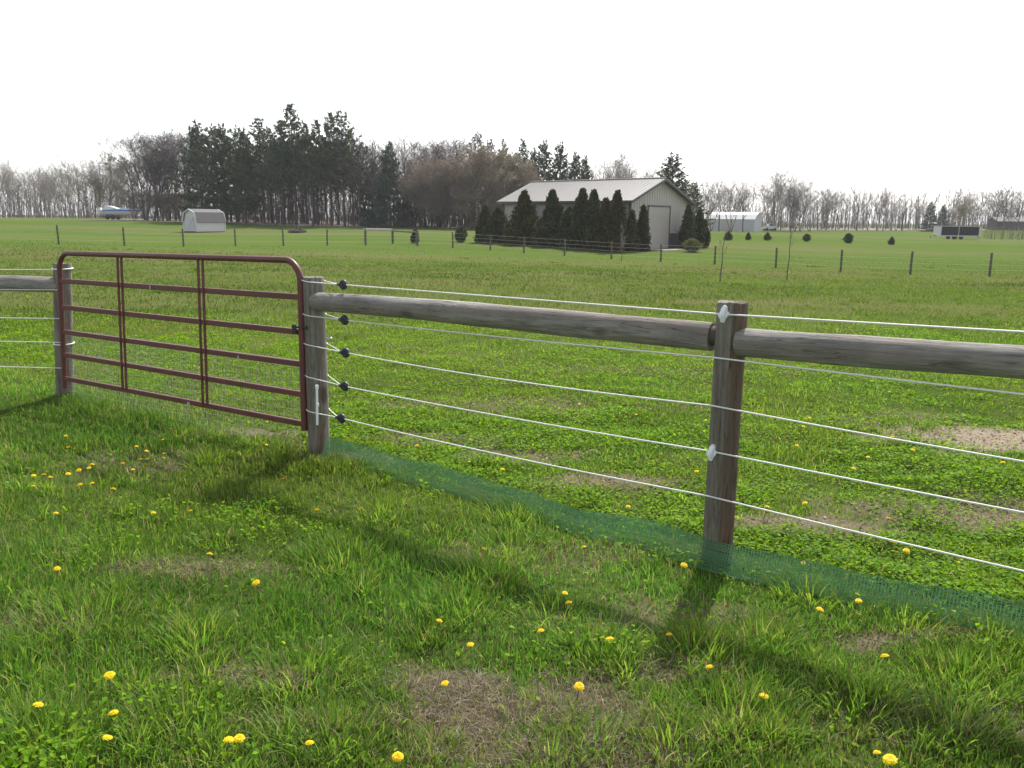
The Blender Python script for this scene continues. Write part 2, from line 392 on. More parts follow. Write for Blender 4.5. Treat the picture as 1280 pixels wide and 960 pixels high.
fx = np.linspace(-260, 260, 160); FX, FT = np.meshgrid(fx, np.linspace(0, 1, 16), indexing='ij')
edge = np.interp(FX, [-260, -60, -20, 0, 30, 260], [198, 196, 192, 186, 186, 190]) + 2 * (vnoise(FX, FT * 0, .3, 18) - .5)
FY = edge + FT * 110; FZ = terrain(FX, FY) + .03
fi = np.arange(FX.size).reshape(FX.shape); ff = np.stack([fi[:-1, :-1], fi[1:, :-1], fi[1:, 1:], fi[:-1, 1:]], -1).reshape(-1, 4)
tag(np_obj('forest_floor', np.stack([FX.ravel(), FY.ravel(), FZ.ravel()], -1), [ff], m_plain('far_leaf_litter', (.13, .105, .085), .95, 0, .35, 2)), kind='structure')

# ------------------------------------------------------------------ grass
rng = np.random.default_rng(11)
def blades(P, h, w, az, lean, la, col, seg=3):
    n = len(P); t = np.array({3: [0, .42, .76, 1], 2: [0, .55, 1], 1: [0, 1]}[seg]); wd = {3: [1, .95, .62, 0], 2: [1, .8, 0], 1: [1, 0]}[seg]
    sx, sy = np.cos(az), np.sin(az); lx, ly = np.cos(la), np.sin(la); V = []
    for k in range(seg + 1):
        off = lean * h * t[k] ** 1.8; z = h * t[k] * np.sqrt(np.clip(1 - (.55 * np.clip(lean, 0, 1.5) * t[k]) ** 2, .05, 1))
        cx, cy, cz = P[:, 0] + lx * off, P[:, 1] + ly * off, P[:, 2] + z
        if k < seg:
            hw = w * wd[k] / 2
            V += [np.stack([cx - sx * hw, cy - sy * hw, cz], -1), np.stack([cx + sx * hw, cy + sy * hw, cz], -1)]
        else: V.append(np.stack([cx, cy, cz], -1))
    V = np.stack(V, 1); m = V.shape[1]; b = np.arange(n)[:, None] * m
    q = [b + np.array([[2 * k, 2 * k + 1, 2 * k + 3, 2 * k + 2]]) for k in range(seg - 1)]
    tr = b + np.array([[2 * seg - 2, 2 * seg - 1, 2 * seg]])
    return V.reshape(-1, 3), ([np.concatenate(q)] if q else []), tr, np.repeat(col, m, 0)

GREENS = np.array([[.098, .190, .027], [.130, .24, .034], [.178, .275, .046], [.108, .215, .048], [.23, .31, .075], [.074, .155, .028]])
STRAW = np.array([[.30, .25, .15], [.24, .19, .12], [.36, .31, .2]])
def pick(n, pal, p=None, var=.22):
    return pal[rng.choice(len(pal), n, p=p)] * (1 + rng.uniform(-var, var, (n, 1)))
GV, GQ, GT_, GC = [], [], [], []; _off = 0
def push(b):
    global _off
    v, q, t, c = b
    GV.append(v); GC.append(c); GQ.extend([x + _off for x in q]); GT_.append(t + _off); _off += len(v)
def scatter(n, y0, y1, k=.80, m=1.8):
    y = y0 * (y1 / y0) ** rng.random(n); x = rng.uniform(-1, 1, n) * (k * y + m); return x, y
def lawn(n, y0, y1, hmean, wmean, seg, far=False):
    x, y = scatter(n, y0, y1)
    ps = pasture_side(x, y); b = bare(x, y)
    d = .25 + 1.1 * vnoise(x, y, 2.3, 1) * (.5 + vnoise(x, y, 7, 2)); keep = rng.random(n) < (d + .12) * (1 - .92 * b) * np.where(ps > 0, .62, 1.0)
    x, y, b, ps = x[keep], y[keep], b[keep], ps[keep]; n = len(x)
    g = vnoise(x, y, 1.1, 5); tall = vnoise(x, y, 3.1, 6)
    h = hmean * (.5 + 1.1 * tall) * rng.uniform(.5, 1.4, n) * np.where(ps > 0, .75, 1.0) * (1 - .5 * b)
    w = wmean * rng.uniform(.6, 1.4, n); lean = np.abs(rng.normal(.35, .35, n))
    col = pick(n, GREENS); col = col * (1 + .5 * (g[:, None] - .5)); col[:, 0] *= 1 + .5 * (vnoise(x, y, .8, 7) - .5) + np.where(ps > 0, .12, 0)
    s = rng.random(n) < np.where(ps > 0, .015, .05) + .5 * b; col[s] = pick(int(s.sum()), STRAW)
    push(blades(np.stack([x, y, terrain(x, y) - .006], -1), h, w, rng.uniform(0, PI, n), lean, rng.uniform(0, 2 * PI, n), col, seg))
lawn(370000, 1.1, 5.2, .045, .0038, 3)
lawn(310000, 5.0, 13, .050, .0070, 2)
# tussocks: longer blades splayed from a centre
def tussock(cx, cy, n, r, h, w, tone=1.0, yel=0.0, seg=3):
    yel *= .55
    a = rng.uniform(0, 2 * PI, n); rr = r * np.sqrt(rng.random(n)); x, y = cx + rr * np.cos(a), cy + rr * np.sin(a)
    hh = .74 * h * rng.uniform(.45, 1.15, n) * (1 - .35 * rr / r); lean = .15 + .75 * rr / r * rng.uniform(.5, 1.5, n)
    col = pick(n, GREENS[1:5]) * tone; col[:, 0] *= 1 + yel; col[:, 1] *= 1 + yel * .4
    s = rng.random(n) < .06; col[s] = pick(int(s.sum()), STRAW)
    push(blades(np.stack([x, y, terrain(x, y) - .005], -1), hh, w * rng.uniform(.7, 1.4, n), a + PI / 2 + rng.normal(0, .5, n), lean, a + rng.normal(0, .8, n), col, seg))
for px, py, n, r, h, yel in [(258, 578, 240, .15, .17, .5), (275, 540, 160, .2, .15, 0), (430, 700, 420, .24, .17, .05), (150, 690, 360, .26, .15, .1), (110, 770, 380, .26, .17, 0), (480, 640, 240, .2, .14, .2), (640, 645, 260, .2, .15, .2),
                              (690, 640, 160, .14, .14, .3), (640, 690, 300, .2, .16, .05), (880, 815, 340, .19, .18, .1), (950, 800, 260, .16, .17, 0), (1010, 740, 280, .18, .16, .2), (1130, 780, 260, .17, .15, .25), (920, 900, 420, .22, .18, .05), (840, 930, 260, .15, .16, .1),
                              (1080, 880, 300, .18, .16, 0), (1200, 850, 420, .24, .16, 0), (750, 815, 260, .16, .14, .15), (580, 760, 260, .18, .16, 0), (250, 800, 260, .18, .15, 0), (380, 850, 320, .2, .16, 0), (230, 900, 300, .2, .15, .1), (420, 920, 280, .17, .15, 0), (30, 830, 260, .2, .15, 0), (60, 930, 300, .18, .16, 0),
                              (560, 590, 160, .16, .12, .3), (600, 720, 300, .2, .17, .1), (330, 640, 200, .18, .13, 0), (20, 560, 200, .25, .14, 0), (100, 560, 160, .15, .14, .3), (1240, 800, 240, .15, .15, .2), (1190, 910, 260, .16, .15, 0), (690, 950, 180, .12, .13, 0), (745, 930, 180, .12, .13, 0)]:
    q = hit(px, py); tussock(q[0], q[1], n, r, h, .0046, 1.0, yel)
x, y = scatter(640, 1.1, 9)
for cx, cy in zip(x, y):
    ps = pasture_side(cx, cy); b = bare(np.array([cx]), np.array([cy]))[0]
    if b > .45 and rng.random() < .8: continue
    tussock(cx, cy, int(rng.integers(30, 130)), rng.uniform(.05, .16), rng.uniform(.07, .16) * (.7 if ps > 0 else 1), .0045 if cy < 4.5 else .006, rng.uniform(.65, 1.35), rng.uniform(-.05, .45), 3 if cy < 5 else 2)
# straw and thatch lying flat
n = 80000; x, y = scatter(n, 1.1, 8); b = bare(x, y); keep = rng.random(n) < np.clip(.10 + 1.0 * b, 0, 1); x, y = x[keep], y[keep]; n = len(x)
push(blades(np.stack([x, y, terrain(x, y) + rng.uniform(0, .012, n)], -1), rng.uniform(.012, .03, n), rng.uniform(.002, .004, n), rng.uniform(0, PI, n), rng.uniform(1.5, 4.5, n), rng.uniform(0, 2 * PI, n), pick(n, STRAW * .8, var=.35), 2))
for (cx, cy, rx, ry, k, tone) in PATCH:
    if cy > 6 or tone == 1: continue
    n = int(rx * ry * 3.14 * 1.6 * (15000 if tone == 0 else 5000) * k); a = rng.uniform(0, 2 * PI, n); rr = np.sqrt(rng.random(n)) * 1.25
    x, y = cx + rx * rr * np.cos(a), cy + ry * rr * np.sin(a); keep = rng.random(n) < bare(x, y) * (.35 + .9 * vnoise(x, y, 11, 41)); x, y = x[keep], y[keep]; n = len(x)
    up_ = rng.random(n) < .3
    push(blades(np.stack([x, y, terrain(x, y) + rng.uniform(0, .012, n)], -1), np.where(up_, rng.uniform(.02, .05, n), rng.uniform(.010, .026, n)), rng.uniform(.0018, .0036, n), rng.uniform(0, PI, n), np.where(up_, rng.uniform(.3, 1.3, n), rng.uniform(1.5, 4.5, n)), rng.uniform(0, 2 * PI, n), pick(n, np.array([[.30, .26, .20], [.21, .17, .135], [.38, .34, .275], [.13, .10, .085]]), var=.3), 2))
# farther pasture: coarse blades thinning with distance
n = 240000; x, y = scatter(n, 11, 52, .80, 3)
d = .2 + 1.2 * vnoise(x, y, .9, 9) * (.4 + vnoise(x, y, .25, 10)); keep = rng.random(n) < d * np.clip((56 - y) / 30, 0, 1); x, y = x[keep], y[keep]; n = len(x)
col = pick(n, np.array([[.066, .116, .020], [.09, .137, .025], [.122, .14, .042], [.055, .10, .018]]), var=.25)
col = col * (.55 + .9 * vnoise(x, y, .22, 51))[:, None]; s = rng.random(n) < .03 + .12 * (vnoise(x, y, .35, 52) > .68); col[s] = pick(int(s.sum()), STRAW * .75)
hgt = np.clip(.045 + .03 * vnoise(x, y, .6, 12), 0, 1) * rng.uniform(.5, 1.6, n) * np.where(y > 40, .7, 1)
push(blades(np.stack([x, y, terrain(x, y) - .01], -1), hgt * .95, .0010 * y * rng.uniform(.7, 1.4, n), rng.uniform(0, PI, n), rng.uniform(.1, .9, n), rng.uniform(0, 2 * PI, n), col, 1))
for k in range(420):                                     # darker rank clumps and weeds through the pasture
    y = 9 * (42 / 9) ** rng.random(); x = rng.uniform(-1, 1) * (.7 * y + 2)
    if x < -1.5 and y < 9: continue
    tussock(x, y, int(rng.integers(25, 70)), rng.uniform(.10, .34), rng.uniform(.09, .17), .0012 * y + .003, rng.uniform(.5, .8), rng.uniform(-.1, .5), 1)
tag(np_obj('grass', np.concatenate(GV), ([np.concatenate(GQ)] if GQ else []) + [np.concatenate(GT_)], MAT['grass'], np.concatenate(GC)),
    'uneven spring grass with tussocks and straw covering lawn and pasture', 'grass', kind='stuff')

# crumbs of soil and small stones on the bare patches
V, F, K = [], [], []; o = 0; crng = np.random.default_rng(6)
octa = np.array([[1, 0, 0], [0, 1, 0], [-1, 0, 0], [0, -1, 0], [0, 0, 1], [0, 0, -.4]]); of_ = np.array([[0, 1, 4], [1, 2, 4], [2, 3, 4], [3, 0, 4], [1, 0, 5], [2, 1, 5], [3, 2, 5], [0, 3, 5]])
for (cx, cy, rx, ry, k, tone) in PATCH:
    if cy > 11 or tone == 0: continue
    n = int(min(1500, rx * ry * 2600)); a = crng.uniform(0, 2 * PI, n); rr = np.sqrt(crng.random(n)) * 1.2; x, y = cx + rx * rr * np.cos(a), cy + ry * rr * np.sin(a); kp = crng.random(n) < bare(x, y) ** 2; x, y = x[kp], y[kp]; z = terrain(x, y)
    for i in range(len(x)):
        r = crng.uniform(.003, .007) * (1 + (crng.random() < .05)) * (1 + .04 * cy); V.append(octa * r * crng.uniform(.6, 1.3, (6, 3)) + [x[i], y[i], z[i] + r * .2]); F.append(of_ + o); o += 6
        K.append(np.tile(np.array([[.25, .20, .155], [.19, .15, .12], [.40, .36, .30]][crng.integers(3)]) * crng.uniform(.7, 1.3), (6, 1)))
tag(np_obj('soil_crumbs', np.concatenate(V), [np.concatenate(F)], m_leaf('soil_crumb', 0, .95, (1, 1, 1), .1), np.concatenate(K)), 'loose crumbs of soil and little stones on the bare patches', 'soil', kind='stuff')

# broad clover and weed leaves, thickest behind the fence
def leaves(P, r, az, tilt, col, asp=.75):
    n = len(P); ca, sa = np.cos(az), np.sin(az)
    up = np.sin(tilt); ho = np.cos(tilt)
    d1 = np.stack([ca * ho, sa * ho, up], -1); d2 = np.stack([-sa, ca, np.zeros(n)], -1); r = r[:, None]
    fold = np.array([0, 0, 1.0]) * .28 * r
    V = np.stack([P - d1 * r * .9, P + d2 * r * asp + fold, P + d1 * r * 1.1, P - d2 * r * asp + fold], 1)
    b = np.arange(n)[:, None] * 4
    return V.reshape(-1, 3), np.concatenate([b + np.array([[0, 1, 2]]), b + np.array([[0, 2, 3]])]), np.repeat(col, 4, 0)
CLOVER = np.array([[.115, .26, .008], [.16, .32, .010], [.21, .34, .014], [.080, .185, .008]])
LV, LF, LC = [], [], []; _lo = 0
n = 680000; x, y = scatter(n, 1.1, 16, .80, 1.8); ps = pasture_side(x, y)
cl = vnoise(x, y, 1.0, 21) * .6 + vnoise(x, y, 3.3, 22) * .55
dens = np.where(ps > .15, np.clip((cl - .24) * 2.6, 0.06, 1), np.where(ps < -.1, np.clip((cl - .78) * 1.3, .012, .3), 0.05)) * (1 - .97 * bare(x, y)) * np.clip((15 - y) / 4, 0, 1)
dens *= np.where((x < -1.6) & (y < 9), .4, 1.0)
keep = rng.random(n) < dens; x, y, cl, ps = x[keep], y[keep], cl[keep], ps[keep]; n = len(x)
z = terrain(x, y) + (.012 + .17 * np.clip(cl - .35, 0, 1) * vnoise(x, y, 7, 23)) * rng.uniform(.3, 1.2, n)
v, f, c_ = leaves(np.stack([x, y, z], -1), rng.uniform(.006, .013, n) * (1 + .04 * y), rng.uniform(0, 2 * PI, n), rng.normal(.15, .45, n), pick(n, CLOVER, var=.25))
tag(np_obj('clover_leaves', v, [f], MAT['clover'], c_), 'bright green clover and weed leaves carpeting the pasture behind the fence', 'ground cover', kind='stuff')

ORD = 'first second third fourth fifth sixth seventh eighth ninth tenth eleventh twelfth'.split(); NUM = 'one two three four five six seven eight nine ten eleven twelve'.split()
_lab = {}
def later(o, px): _lab.setdefault(o['label'], []).append((px, o))
def settle():
    for lab, li in _lab.items():
        if len(li) < 2: continue
        li.sort(key=lambda e: e[0])
        for i, (px, o) in enumerate(li): o['label'] = '%s, %s of %s from left' % (lab, ORD[i], NUM[len(li) - 1])
# ------------------------------------------------------------------ near fences
rnd = random.Random(5)
def plane(px, py, off=0.0):
    r = ray(px, py); o = GP + FN * off; t = (o @ FN) / (r[:2] @ FN); return np.array([0, 0, EYE]) + r * t
def post_mb(h, r, seed, sides=28):
    q = random.Random(seed); m = MB(); nr = 16; ph = [q.uniform(0, 6.28) for _ in range(6)]
    def rad(a, z): return r * (1 + .018 * math.sin(2 * a + ph[0]) + .012 * math.sin(5 * a + ph[1] + z * 2) + .012 * math.sin(z * 6 + ph[2]) - .03 * z / h)
    zs = [-.25 + (h + .25) * i / nr for i in range(nr + 1)]; zs[-1] = h - .008
    vs = []
    for z in zs + [h]:
        for k in range(sides):
            a = 2 * PI * k / sides; rr = rad(a, z) * (1 if z < h else .94); vs.append((rr * math.cos(a), rr * math.sin(a), z + (0 if z < h else q.uniform(-.004, .004))))
    n = len(zs)
    m.add(vs, [(i * sides + k, i * sides + (k + 1) % sides, (i + 1) * sides + (k + 1) % sides, (i + 1) * sides + k) for i in range(n) for k in range(sides)], True)
    top = vs[-sides:]
    m.add(top + [(0, 0, h - .004)], [(k, (k + 1) % sides, sides) for k in range(sides)], False)
    return m
def rail_obj(parent, A, B, r, seed, base):
    """a round rail from A to B (world), child of parent whose origin is base"""
    q = random.Random(seed); A, B = Vector(A), Vector(B); L = (B - A).length; m = MB(); N = 44; S = 26; ph = [q.uniform(0, 6.28) for _ in range(5)]
    vs = []
    for i in range(N + 1):
        x = L * i / N; bz = .010 * math.sin(x * 1.3 + ph[3]); by = .008 * math.sin(x * 1.7 + ph[4])
        for k in range(S):
            a = 2 * PI * k / S; rr = r * (1 + .035 * math.sin(2 * a + ph[0] + x * .6) + .025 * math.sin(3 * a + x * 3 + ph[1]) + .035 * math.sin(x * 2.2 + ph[2]) + .02 * math.sin(x * 9 + 2 * a) + q.uniform(-.008, .008))
            vs.append((x, rr * math.cos(a) + by, rr * math.sin(a) + bz))
    m.add(vs, [(i * S + k, i * S + (k + 1) % S, (i + 1) * S + (k + 1) % S, (i + 1) * S + k) for i in range(N) for k in range(S)], True)
    m.add(vs[:S], [tuple(range(S))]); m.add(vs[-S:], [tuple(range(S - 1, -1, -1))])
    o = m.build('rail', MAT['rail'], parent); d = B - A
    o.matrix_local = Matrix.Translation(A - Vector(base)) @ d.to_track_quat('X', 'Z').to_matrix().to_4x4()
    return o
def sagline(pts, sag, n=10):
    out = []
    for i in range(len(pts) - 1):
        a, b = Vector(pts[i]), Vector(pts[i + 1])
        for k in range(n):
            t = k / n; p = a.lerp(b, t); p.z -= sag * 4 * t * (1 - t); out.append(p)
    out.append(Vector(pts[-1])); return out
def loc3(p2, z=None): return np.array([p2[0], p2[1], tz(p2[0], p2[1]) if z is None else z])
def sub(p, base): return Vector(tuple(p)) - Vector(tuple(base))

bF = loc3(GP, 0.0)
fence = thing('post_and_rail_fence', 'weathered round post and rail fence with white electric cords, right of the maroon gate', 'fence', bF, 0, 'near pasture fences')
END = RP + FD * 2.95
pG = post_mb(1.215, .072, 1).build('post', MAT['post'], fence, sub(loc3(GP, 0.0), bF)); pG['label'] = 'gate post with dark insulators'
pR = post_mb(1.245, .071, 2).build('post', MAT['post_brown'], fence, sub(loc3(RP, 0.0), bF)); pR['label'] = 'nearest post, brown on its right side'
post_mb(1.24, .071, 3).build('post', MAT['post'], fence, sub(loc3(END, 0.0), bF), .7)
zr = lambda p, z: (p[0], p[1], z)
rail_obj(fence, zr(GP + FD * .045 + FN * .012, 1.052), zr(RP - FD * .088, 1.083), .066, 7, bF)
rail_obj(fence, zr(RP + FD * .045 + FN * .012, 1.078), zr(END, 1.135), .065, 8, bF)
# dark notch between rail end and post
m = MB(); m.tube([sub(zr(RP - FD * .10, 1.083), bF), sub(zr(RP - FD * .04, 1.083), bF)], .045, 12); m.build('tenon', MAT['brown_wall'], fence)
WP = [[(429, 356), (905, 393), (1280, 415)], [(431, 400), (893, 447), (1280, 491)], [(432, 441), (890, 507), (1280, 570)], [(431, 483), (888, 564), (1280, 637)], [(427, 523), (885, 620), (1280, 709)]]
CR = .0040
for i, w in enumerate(WP):
    A = plane(*w[0], .02); Bp = plane(*w[1], .078); Cp = plane(*w[2], .074)
    E_ = Bp + (Cp - Bp) / max(1e-6, ((Cp - Bp)[:2] @ FD)) * 2.95
    m = MB(); m.tube([sub(p, bF) for p in sagline([A, Bp, E_], [.0, .006, .022, .012, .016][i], 14)], CR, 6)
    # loop round the gate post, drawn together at the insulator
    zc = A[2] + [.012, .014, .03, .035, .02][i]; loop = []
    ax = (A[:2] - GP) / np.linalg.norm(A[:2] - GP); an = math.atan2(ax[1], ax[0])
    back = A[:2] - ax * .035
    for k in range(17):
        a = an + .95 + (2 * PI - 1.9) * k / 16; rr = .0775
        loop.append(sub((GP[0] + rr * math.cos(a), GP[1] + rr * math.sin(a), zc + .012 * math.cos(a - an) * -1), bF))
    bk = sub((back[0], back[1], A[2]), bF)
    m.tube([bk] + loop + [bk], CR * .95, 6)
    wo = m.build('wire', MAT['cord'], fence)
    m = MB(); ang = math.atan2(FD[1], FD[0]); c0 = sub(A, bF)
    # ribbed strain insulator: ribbed ring with a neck towards the post
    ring = [c0 + Vector((math.cos(ang) * .022 * math.cos(t), math.sin(ang) * .022 * math.cos(t), .022 * math.sin(t))) for t in [2 * PI * k / 14 for k in range(14)]]
    m.tube(ring, .0125, 8, closed=True)
    m.tube([c0 - Vector((FD[0], FD[1], 0)) * .055, c0 - Vector((FD[0], FD[1], 0)) * .02], [.009, .018], 10)
    m.tube([c0 - Vector((FN[0], FN[1], 0)) * .014, c0 + Vector((FN[0], FN[1], 0)) * .014], .016, 12)
    m.build('insulator', MAT['black_plastic'], wo)
for (px, py, dz) in ((905, 393, .03), (890, 566, .025)):
    p = plane(px, py, .074); c0 = sub(p, loc3(RP, 0.0)); m = MB(); n3 = Vector((FN[0], FN[1], 0)); f3 = Vector((FD[0], FD[1], 0)); up3 = Vector((.12, 0, .99))
    m.prism([(-.008, -.034), (.008, -.036), (.012, -.018), (.02, -.008), (.022, .008), (.012, .016), (.010, .036), (-.004, .042), (-.014, .03), (-.016, .012), (-.024, .004), (-.022, -.010), (-.012, -.02)], n3 * .022, c0 - n3 * .012, f3, up3)
    m.tube([c0 + n3 * .005 - up3 * .034, c0 + n3 * .02 - up3 * .012, c0 + n3 * .02 + up3 * .014, c0 + n3 * .004 + up3 * .036], [.006, .010, .010, .006], 8)
    m.build('insulator', MAT['white_plastic'], pR)
p = plane(396, 482, .085); p2 = plane(396.5, 531, .085); b0 = loc3(GP, 0.0)
m = MB(); m.tube([sub(p, b0), sub(p2, b0)], .0075, 10); m.tube([sub(p, b0) + Vector((0, 0, .004)), sub(p, b0) - Vector((0, 0, .02))], .0105, 10); m.tube([sub(p, b0) - Vector((0, 0, .12)), sub(p, b0) - Vector((0, 0, .14))], .0095, 10)
m.build('plastic_tube', MAT['white_plastic'], pG)
m = MB(); q = sub(plane(413, 424, .02), b0); m.tube([q - Vector((FD[0], FD[1], 0)) * .04, q + Vector((FD[0], FD[1], 0)) * .022], .008, 8)
m.lathe([(0, -.006), (.016, -.006), (.016, .006), (0, .006)], 6, tuple(q + Vector((FD[0], FD[1], 0)) * .004), 'x'); m.build('bolt', MAT['steel'], pG)

# left stretch
bL = loc3(LP, tz(*LP)); LD = np.array([-1.0, .07]); LD = LD / np.linalg.norm(LD)
fenceL = thing('post_and_rail_fence', 'short stretch of the round rail fence and pale cords left of the maroon gate', 'fence', bL, 0, 'near pasture fences')
pL_ = post_mb(1.175, .074, 4); pL_.v = [(x + .075 * (z - 1.1), y, z) for x, y, z in pL_.v]; pL = pL_.build('post', MAT['post'], fenceL, (0, 0, 0))
LE = LP + LD * 2.95
post_mb(1.2, .073, 5).build('post', MAT['post'], fenceL, sub(loc3(LE), bL), 2.2)
rail_obj(fenceL, zr(LP + LD * .03, 1.005), zr(LE, 1.02), .066, 9, bL)
for zA, zB in ((1.136, 1.12), (.96, .954), (.71, .722), (.50, .522), (.27, .30)):
    m = MB(); A = np.array([*(LP + LD * .02 + np.array([0, -.078])), zA]); B = A + np.array([LD[0] * .7, LD[1] * .7, zB - zA]); E_ = A + (B - A) / .7 * 2.95; E_[2] = zB
    m.tube([sub(v, bL) for v in sagline([A, E_], .008, 12)], CR * .9, 6); m.build('wire', MAT['cord'], fenceL)
for px, py in ((77, 335.5), (78, 429)):
    z = at(px, py, LP[1])[2] - bL[2]; m = MB(); m.tube([(.082 * math.cos(t) + .075 * (z - 1.1), .082 * math.sin(t), z + .004 * math.sin(t)) for t in [2 * PI * k / 24 for k in range(24)]], .006, 6, closed=True); m.build('cord_loop', MAT['cord'], pL)

# ------------------------------------------------------------------ the gate
GA, GB = np.array([-3.86, 7.14]), np.array([-1.395, 5.49]); gl = np.linalg.norm(GB - GA); grz = math.atan2(GB[1] - GA[1], GB[0] - GA[0])
gate = thing('farm_gate', 'closed maroon tubular steel farm gate with six rails between two round posts', 'gate', (GA[0], GA[1], 0), grz)
m = MB(); rc = .14; path = [(0, 0, .10)] + [(0, 0, z) for z in (.4, .8, 1.05)]
ztl, ztr = 1.284, 1.322
for k in range(9):
    t = PI / 2 * k / 8; path.append((rc - rc * math.cos(t), 0, ztl - rc + rc * math.sin(t)))
for k in range(1, 8): path.append((rc + (gl - 2 * rc) * k / 8, 0, ztl + (ztr - ztl) * k / 8))
for k in range(9):
    t = PI / 2 * k / 8; path.append((gl - rc + rc * math.sin(t), 0, ztr - rc + rc * math.cos(t)))
path += [(gl, 0, z) for z in (1.0, .6, .3, .175)]
m.tube(path, .0215, 14); m.build('frame', MAT['gate'], gate)
rr_ = [(-.013, -.015), (-.009, -.0195), (.009, -.0195), (.013, -.015), (.013, .015), (.009, .0195), (-.009, .0195), (-.013, .015)]
for zl, zrr in ((.189, .219), (.402, .425), (.604, .633), (.821, .85), (1.047, 1.084)):
    m = MB(); A = Vector((.018, 0, zl)); B = Vector((gl - .018, 0, zrr)); m.prism(rr_, B - A, A, (0, 1, 0), (0, 0, 1)); m.build('bar', MAT['gate'], gate)
def gate_s(px):
    r = ray(px, 400); k = r[0] / r[1]; D = (GB - GA) / gl
    return (k * GA[1] - GA[0]) / (D[0] - k * D[1])
for px in (157, 256.5):
    s = gate_s(px); zt = ztl + (ztr - ztl) * s / gl; zb = .189 + .03 * s / gl; m = MB()
    for dx in (-.026, .026): m.box((s + dx, -.012, (zt + zb) / 2), (.012, .016, zt - zb - .004))
    m.build('upright', MAT['gate'], gate)
m = MB(); nv = int((gl - .06) / .027)
for k in range(nv):
    x = .03 + .027 * k; m.tube([(x, .03, -.01 + rnd.uniform(-.01, .01)), (x + rnd.uniform(-.002, .002), .031, .63 + .03 * x / gl)], .0011, 3, False)
for k in range(13):
    z = .02 + .05 * k; m.tube([(.02, .029, z), (gl / 2, .03, z + .015), (gl - .02, .029, z + .03)], .0011, 3, False)
m.build('wire_mesh', MAT['wire_mesh'], gate)
m = MB(); m.box((gl - .045, -.024, .87), (.034, .010, .06)); m.tube([(gl - .06, -.03, .885), (gl + .055, -.01, .885)], .0065, 8); m.tube([(gl + .05, -.01, .885), (gl + .062, -.008, .885)], .011, 8)
m.build('latch', MAT['heap'], gate)
for px, z_, w_ in ((236, .197, .03), (194, 1.062, .014), (300, .617, .012)):
    m = MB(); m.box((gate_s(px), -.0155, z_), (w_, .003, .026)); m.build('sticker', MAT['concrete'], gate)

for part in gate.children:                       # the old gate hangs a little out of square
    for v in part.data.vertices: v.co.x -= .095 * (1 - .8 * v.co.x / gl) * (1.25 - v.co.z)
# ------------------------------------------------------------------ green plastic netting along the fence foot
q0 = GP + FD * .10; Ln = 5.6; step = .0135; ncol = int(Ln / step); S = np.linspace(0, Ln, ncol + 1)
prof = np.array([(-.085, .000), (-.070, .012), (-.052, .03), (-.03, .065), (-.008, .10), (.012, .135), (.03, .160), (.034, .150), (.02, .110), (.004, .072), (-.018, .038), (-.045, .014), (-.07, .004), (-.10, .010), (-.115, .026)])
pl = np.concatenate([[0], np.cumsum(np.linalg.norm(np.diff(prof, axis=0), axis=1))]); npr = int(pl[-1] / .0125); pp = np.linspace(0, pl[-1], npr + 1)
po, pz = np.interp(pp, pl, prof[:, 0]), np.interp(pp, pl, prof[:, 1])
SS, PP = np.meshgrid(S, np.arange(npr + 1), indexing='ij')
hs = .70 + .10 * vnoise(SS, SS * 0, 1.6, 31) + .06 * vnoise(SS, PP * .2, 6, 32); of = .008 * (vnoise(SS, SS * 0, 2.1, 33) - .5) + .015 * (vnoise(SS, PP * .3, 7, 34) - .5)
NXY = q0[None, None, :] + FD * SS[..., None] - FN * (.55 * po[PP] - .03 + of - .06 * np.exp(-((SS - 2.81) / .6) ** 2))[..., None]
NZ = terrain(NXY[..., 0], NXY[..., 1]) + .006 + pz[PP] * hs + .008 * (vnoise(SS, PP * .5, 13, 35) - .5)
NP_ = np.concatenate([NXY, NZ[..., None]], -1)
def strips(Pl, width):
    """ribbons along axis 1 of Pl (k, m, 3)"""
    T = np.gradient(Pl, axis=1); T /= np.linalg.norm(T, axis=-1, keepdims=True) + 1e-9
    side = np.cross(T, np.array([FN[0], FN[1], .8])); side /= np.linalg.norm(side, axis=-1, keepdims=True) + 1e-9
    k, mm = Pl.shape[:2]; V = np.stack([Pl - side * width / 2, Pl + side * width / 2], 2).reshape(-1, 3)
    ix = np.arange(k * mm * 2).reshape(k, mm, 2)
    F = np.stack([ix[:, :-1, 0], ix[:, 1:, 0], ix[:, 1:, 1], ix[:, :-1, 1]], -1).reshape(-1, 4); return V, F
v1, f1 = strips(NP_, .0027); v2, f2 = strips(np.swapaxes(NP_, 0, 1)[:, ::2], .0026)
nb = np.array([q0[0], q0[1], 0.0]); vv = np.concatenate([v1, v2]) - nb
ncv = np.array([[.105, .26, .115]]) * (1 + .25 * (vnoise(vv[:, 0], vv[:, 1], 3, 36)[:, None] - .5))
net = np_obj('plastic_netting', vv, [f1, f2 + len(v1)], MAT['net'], ncv, loc=nb)
tag(net, 'folded strip of fine green plastic netting lying along the foot of the fence', 'netting')

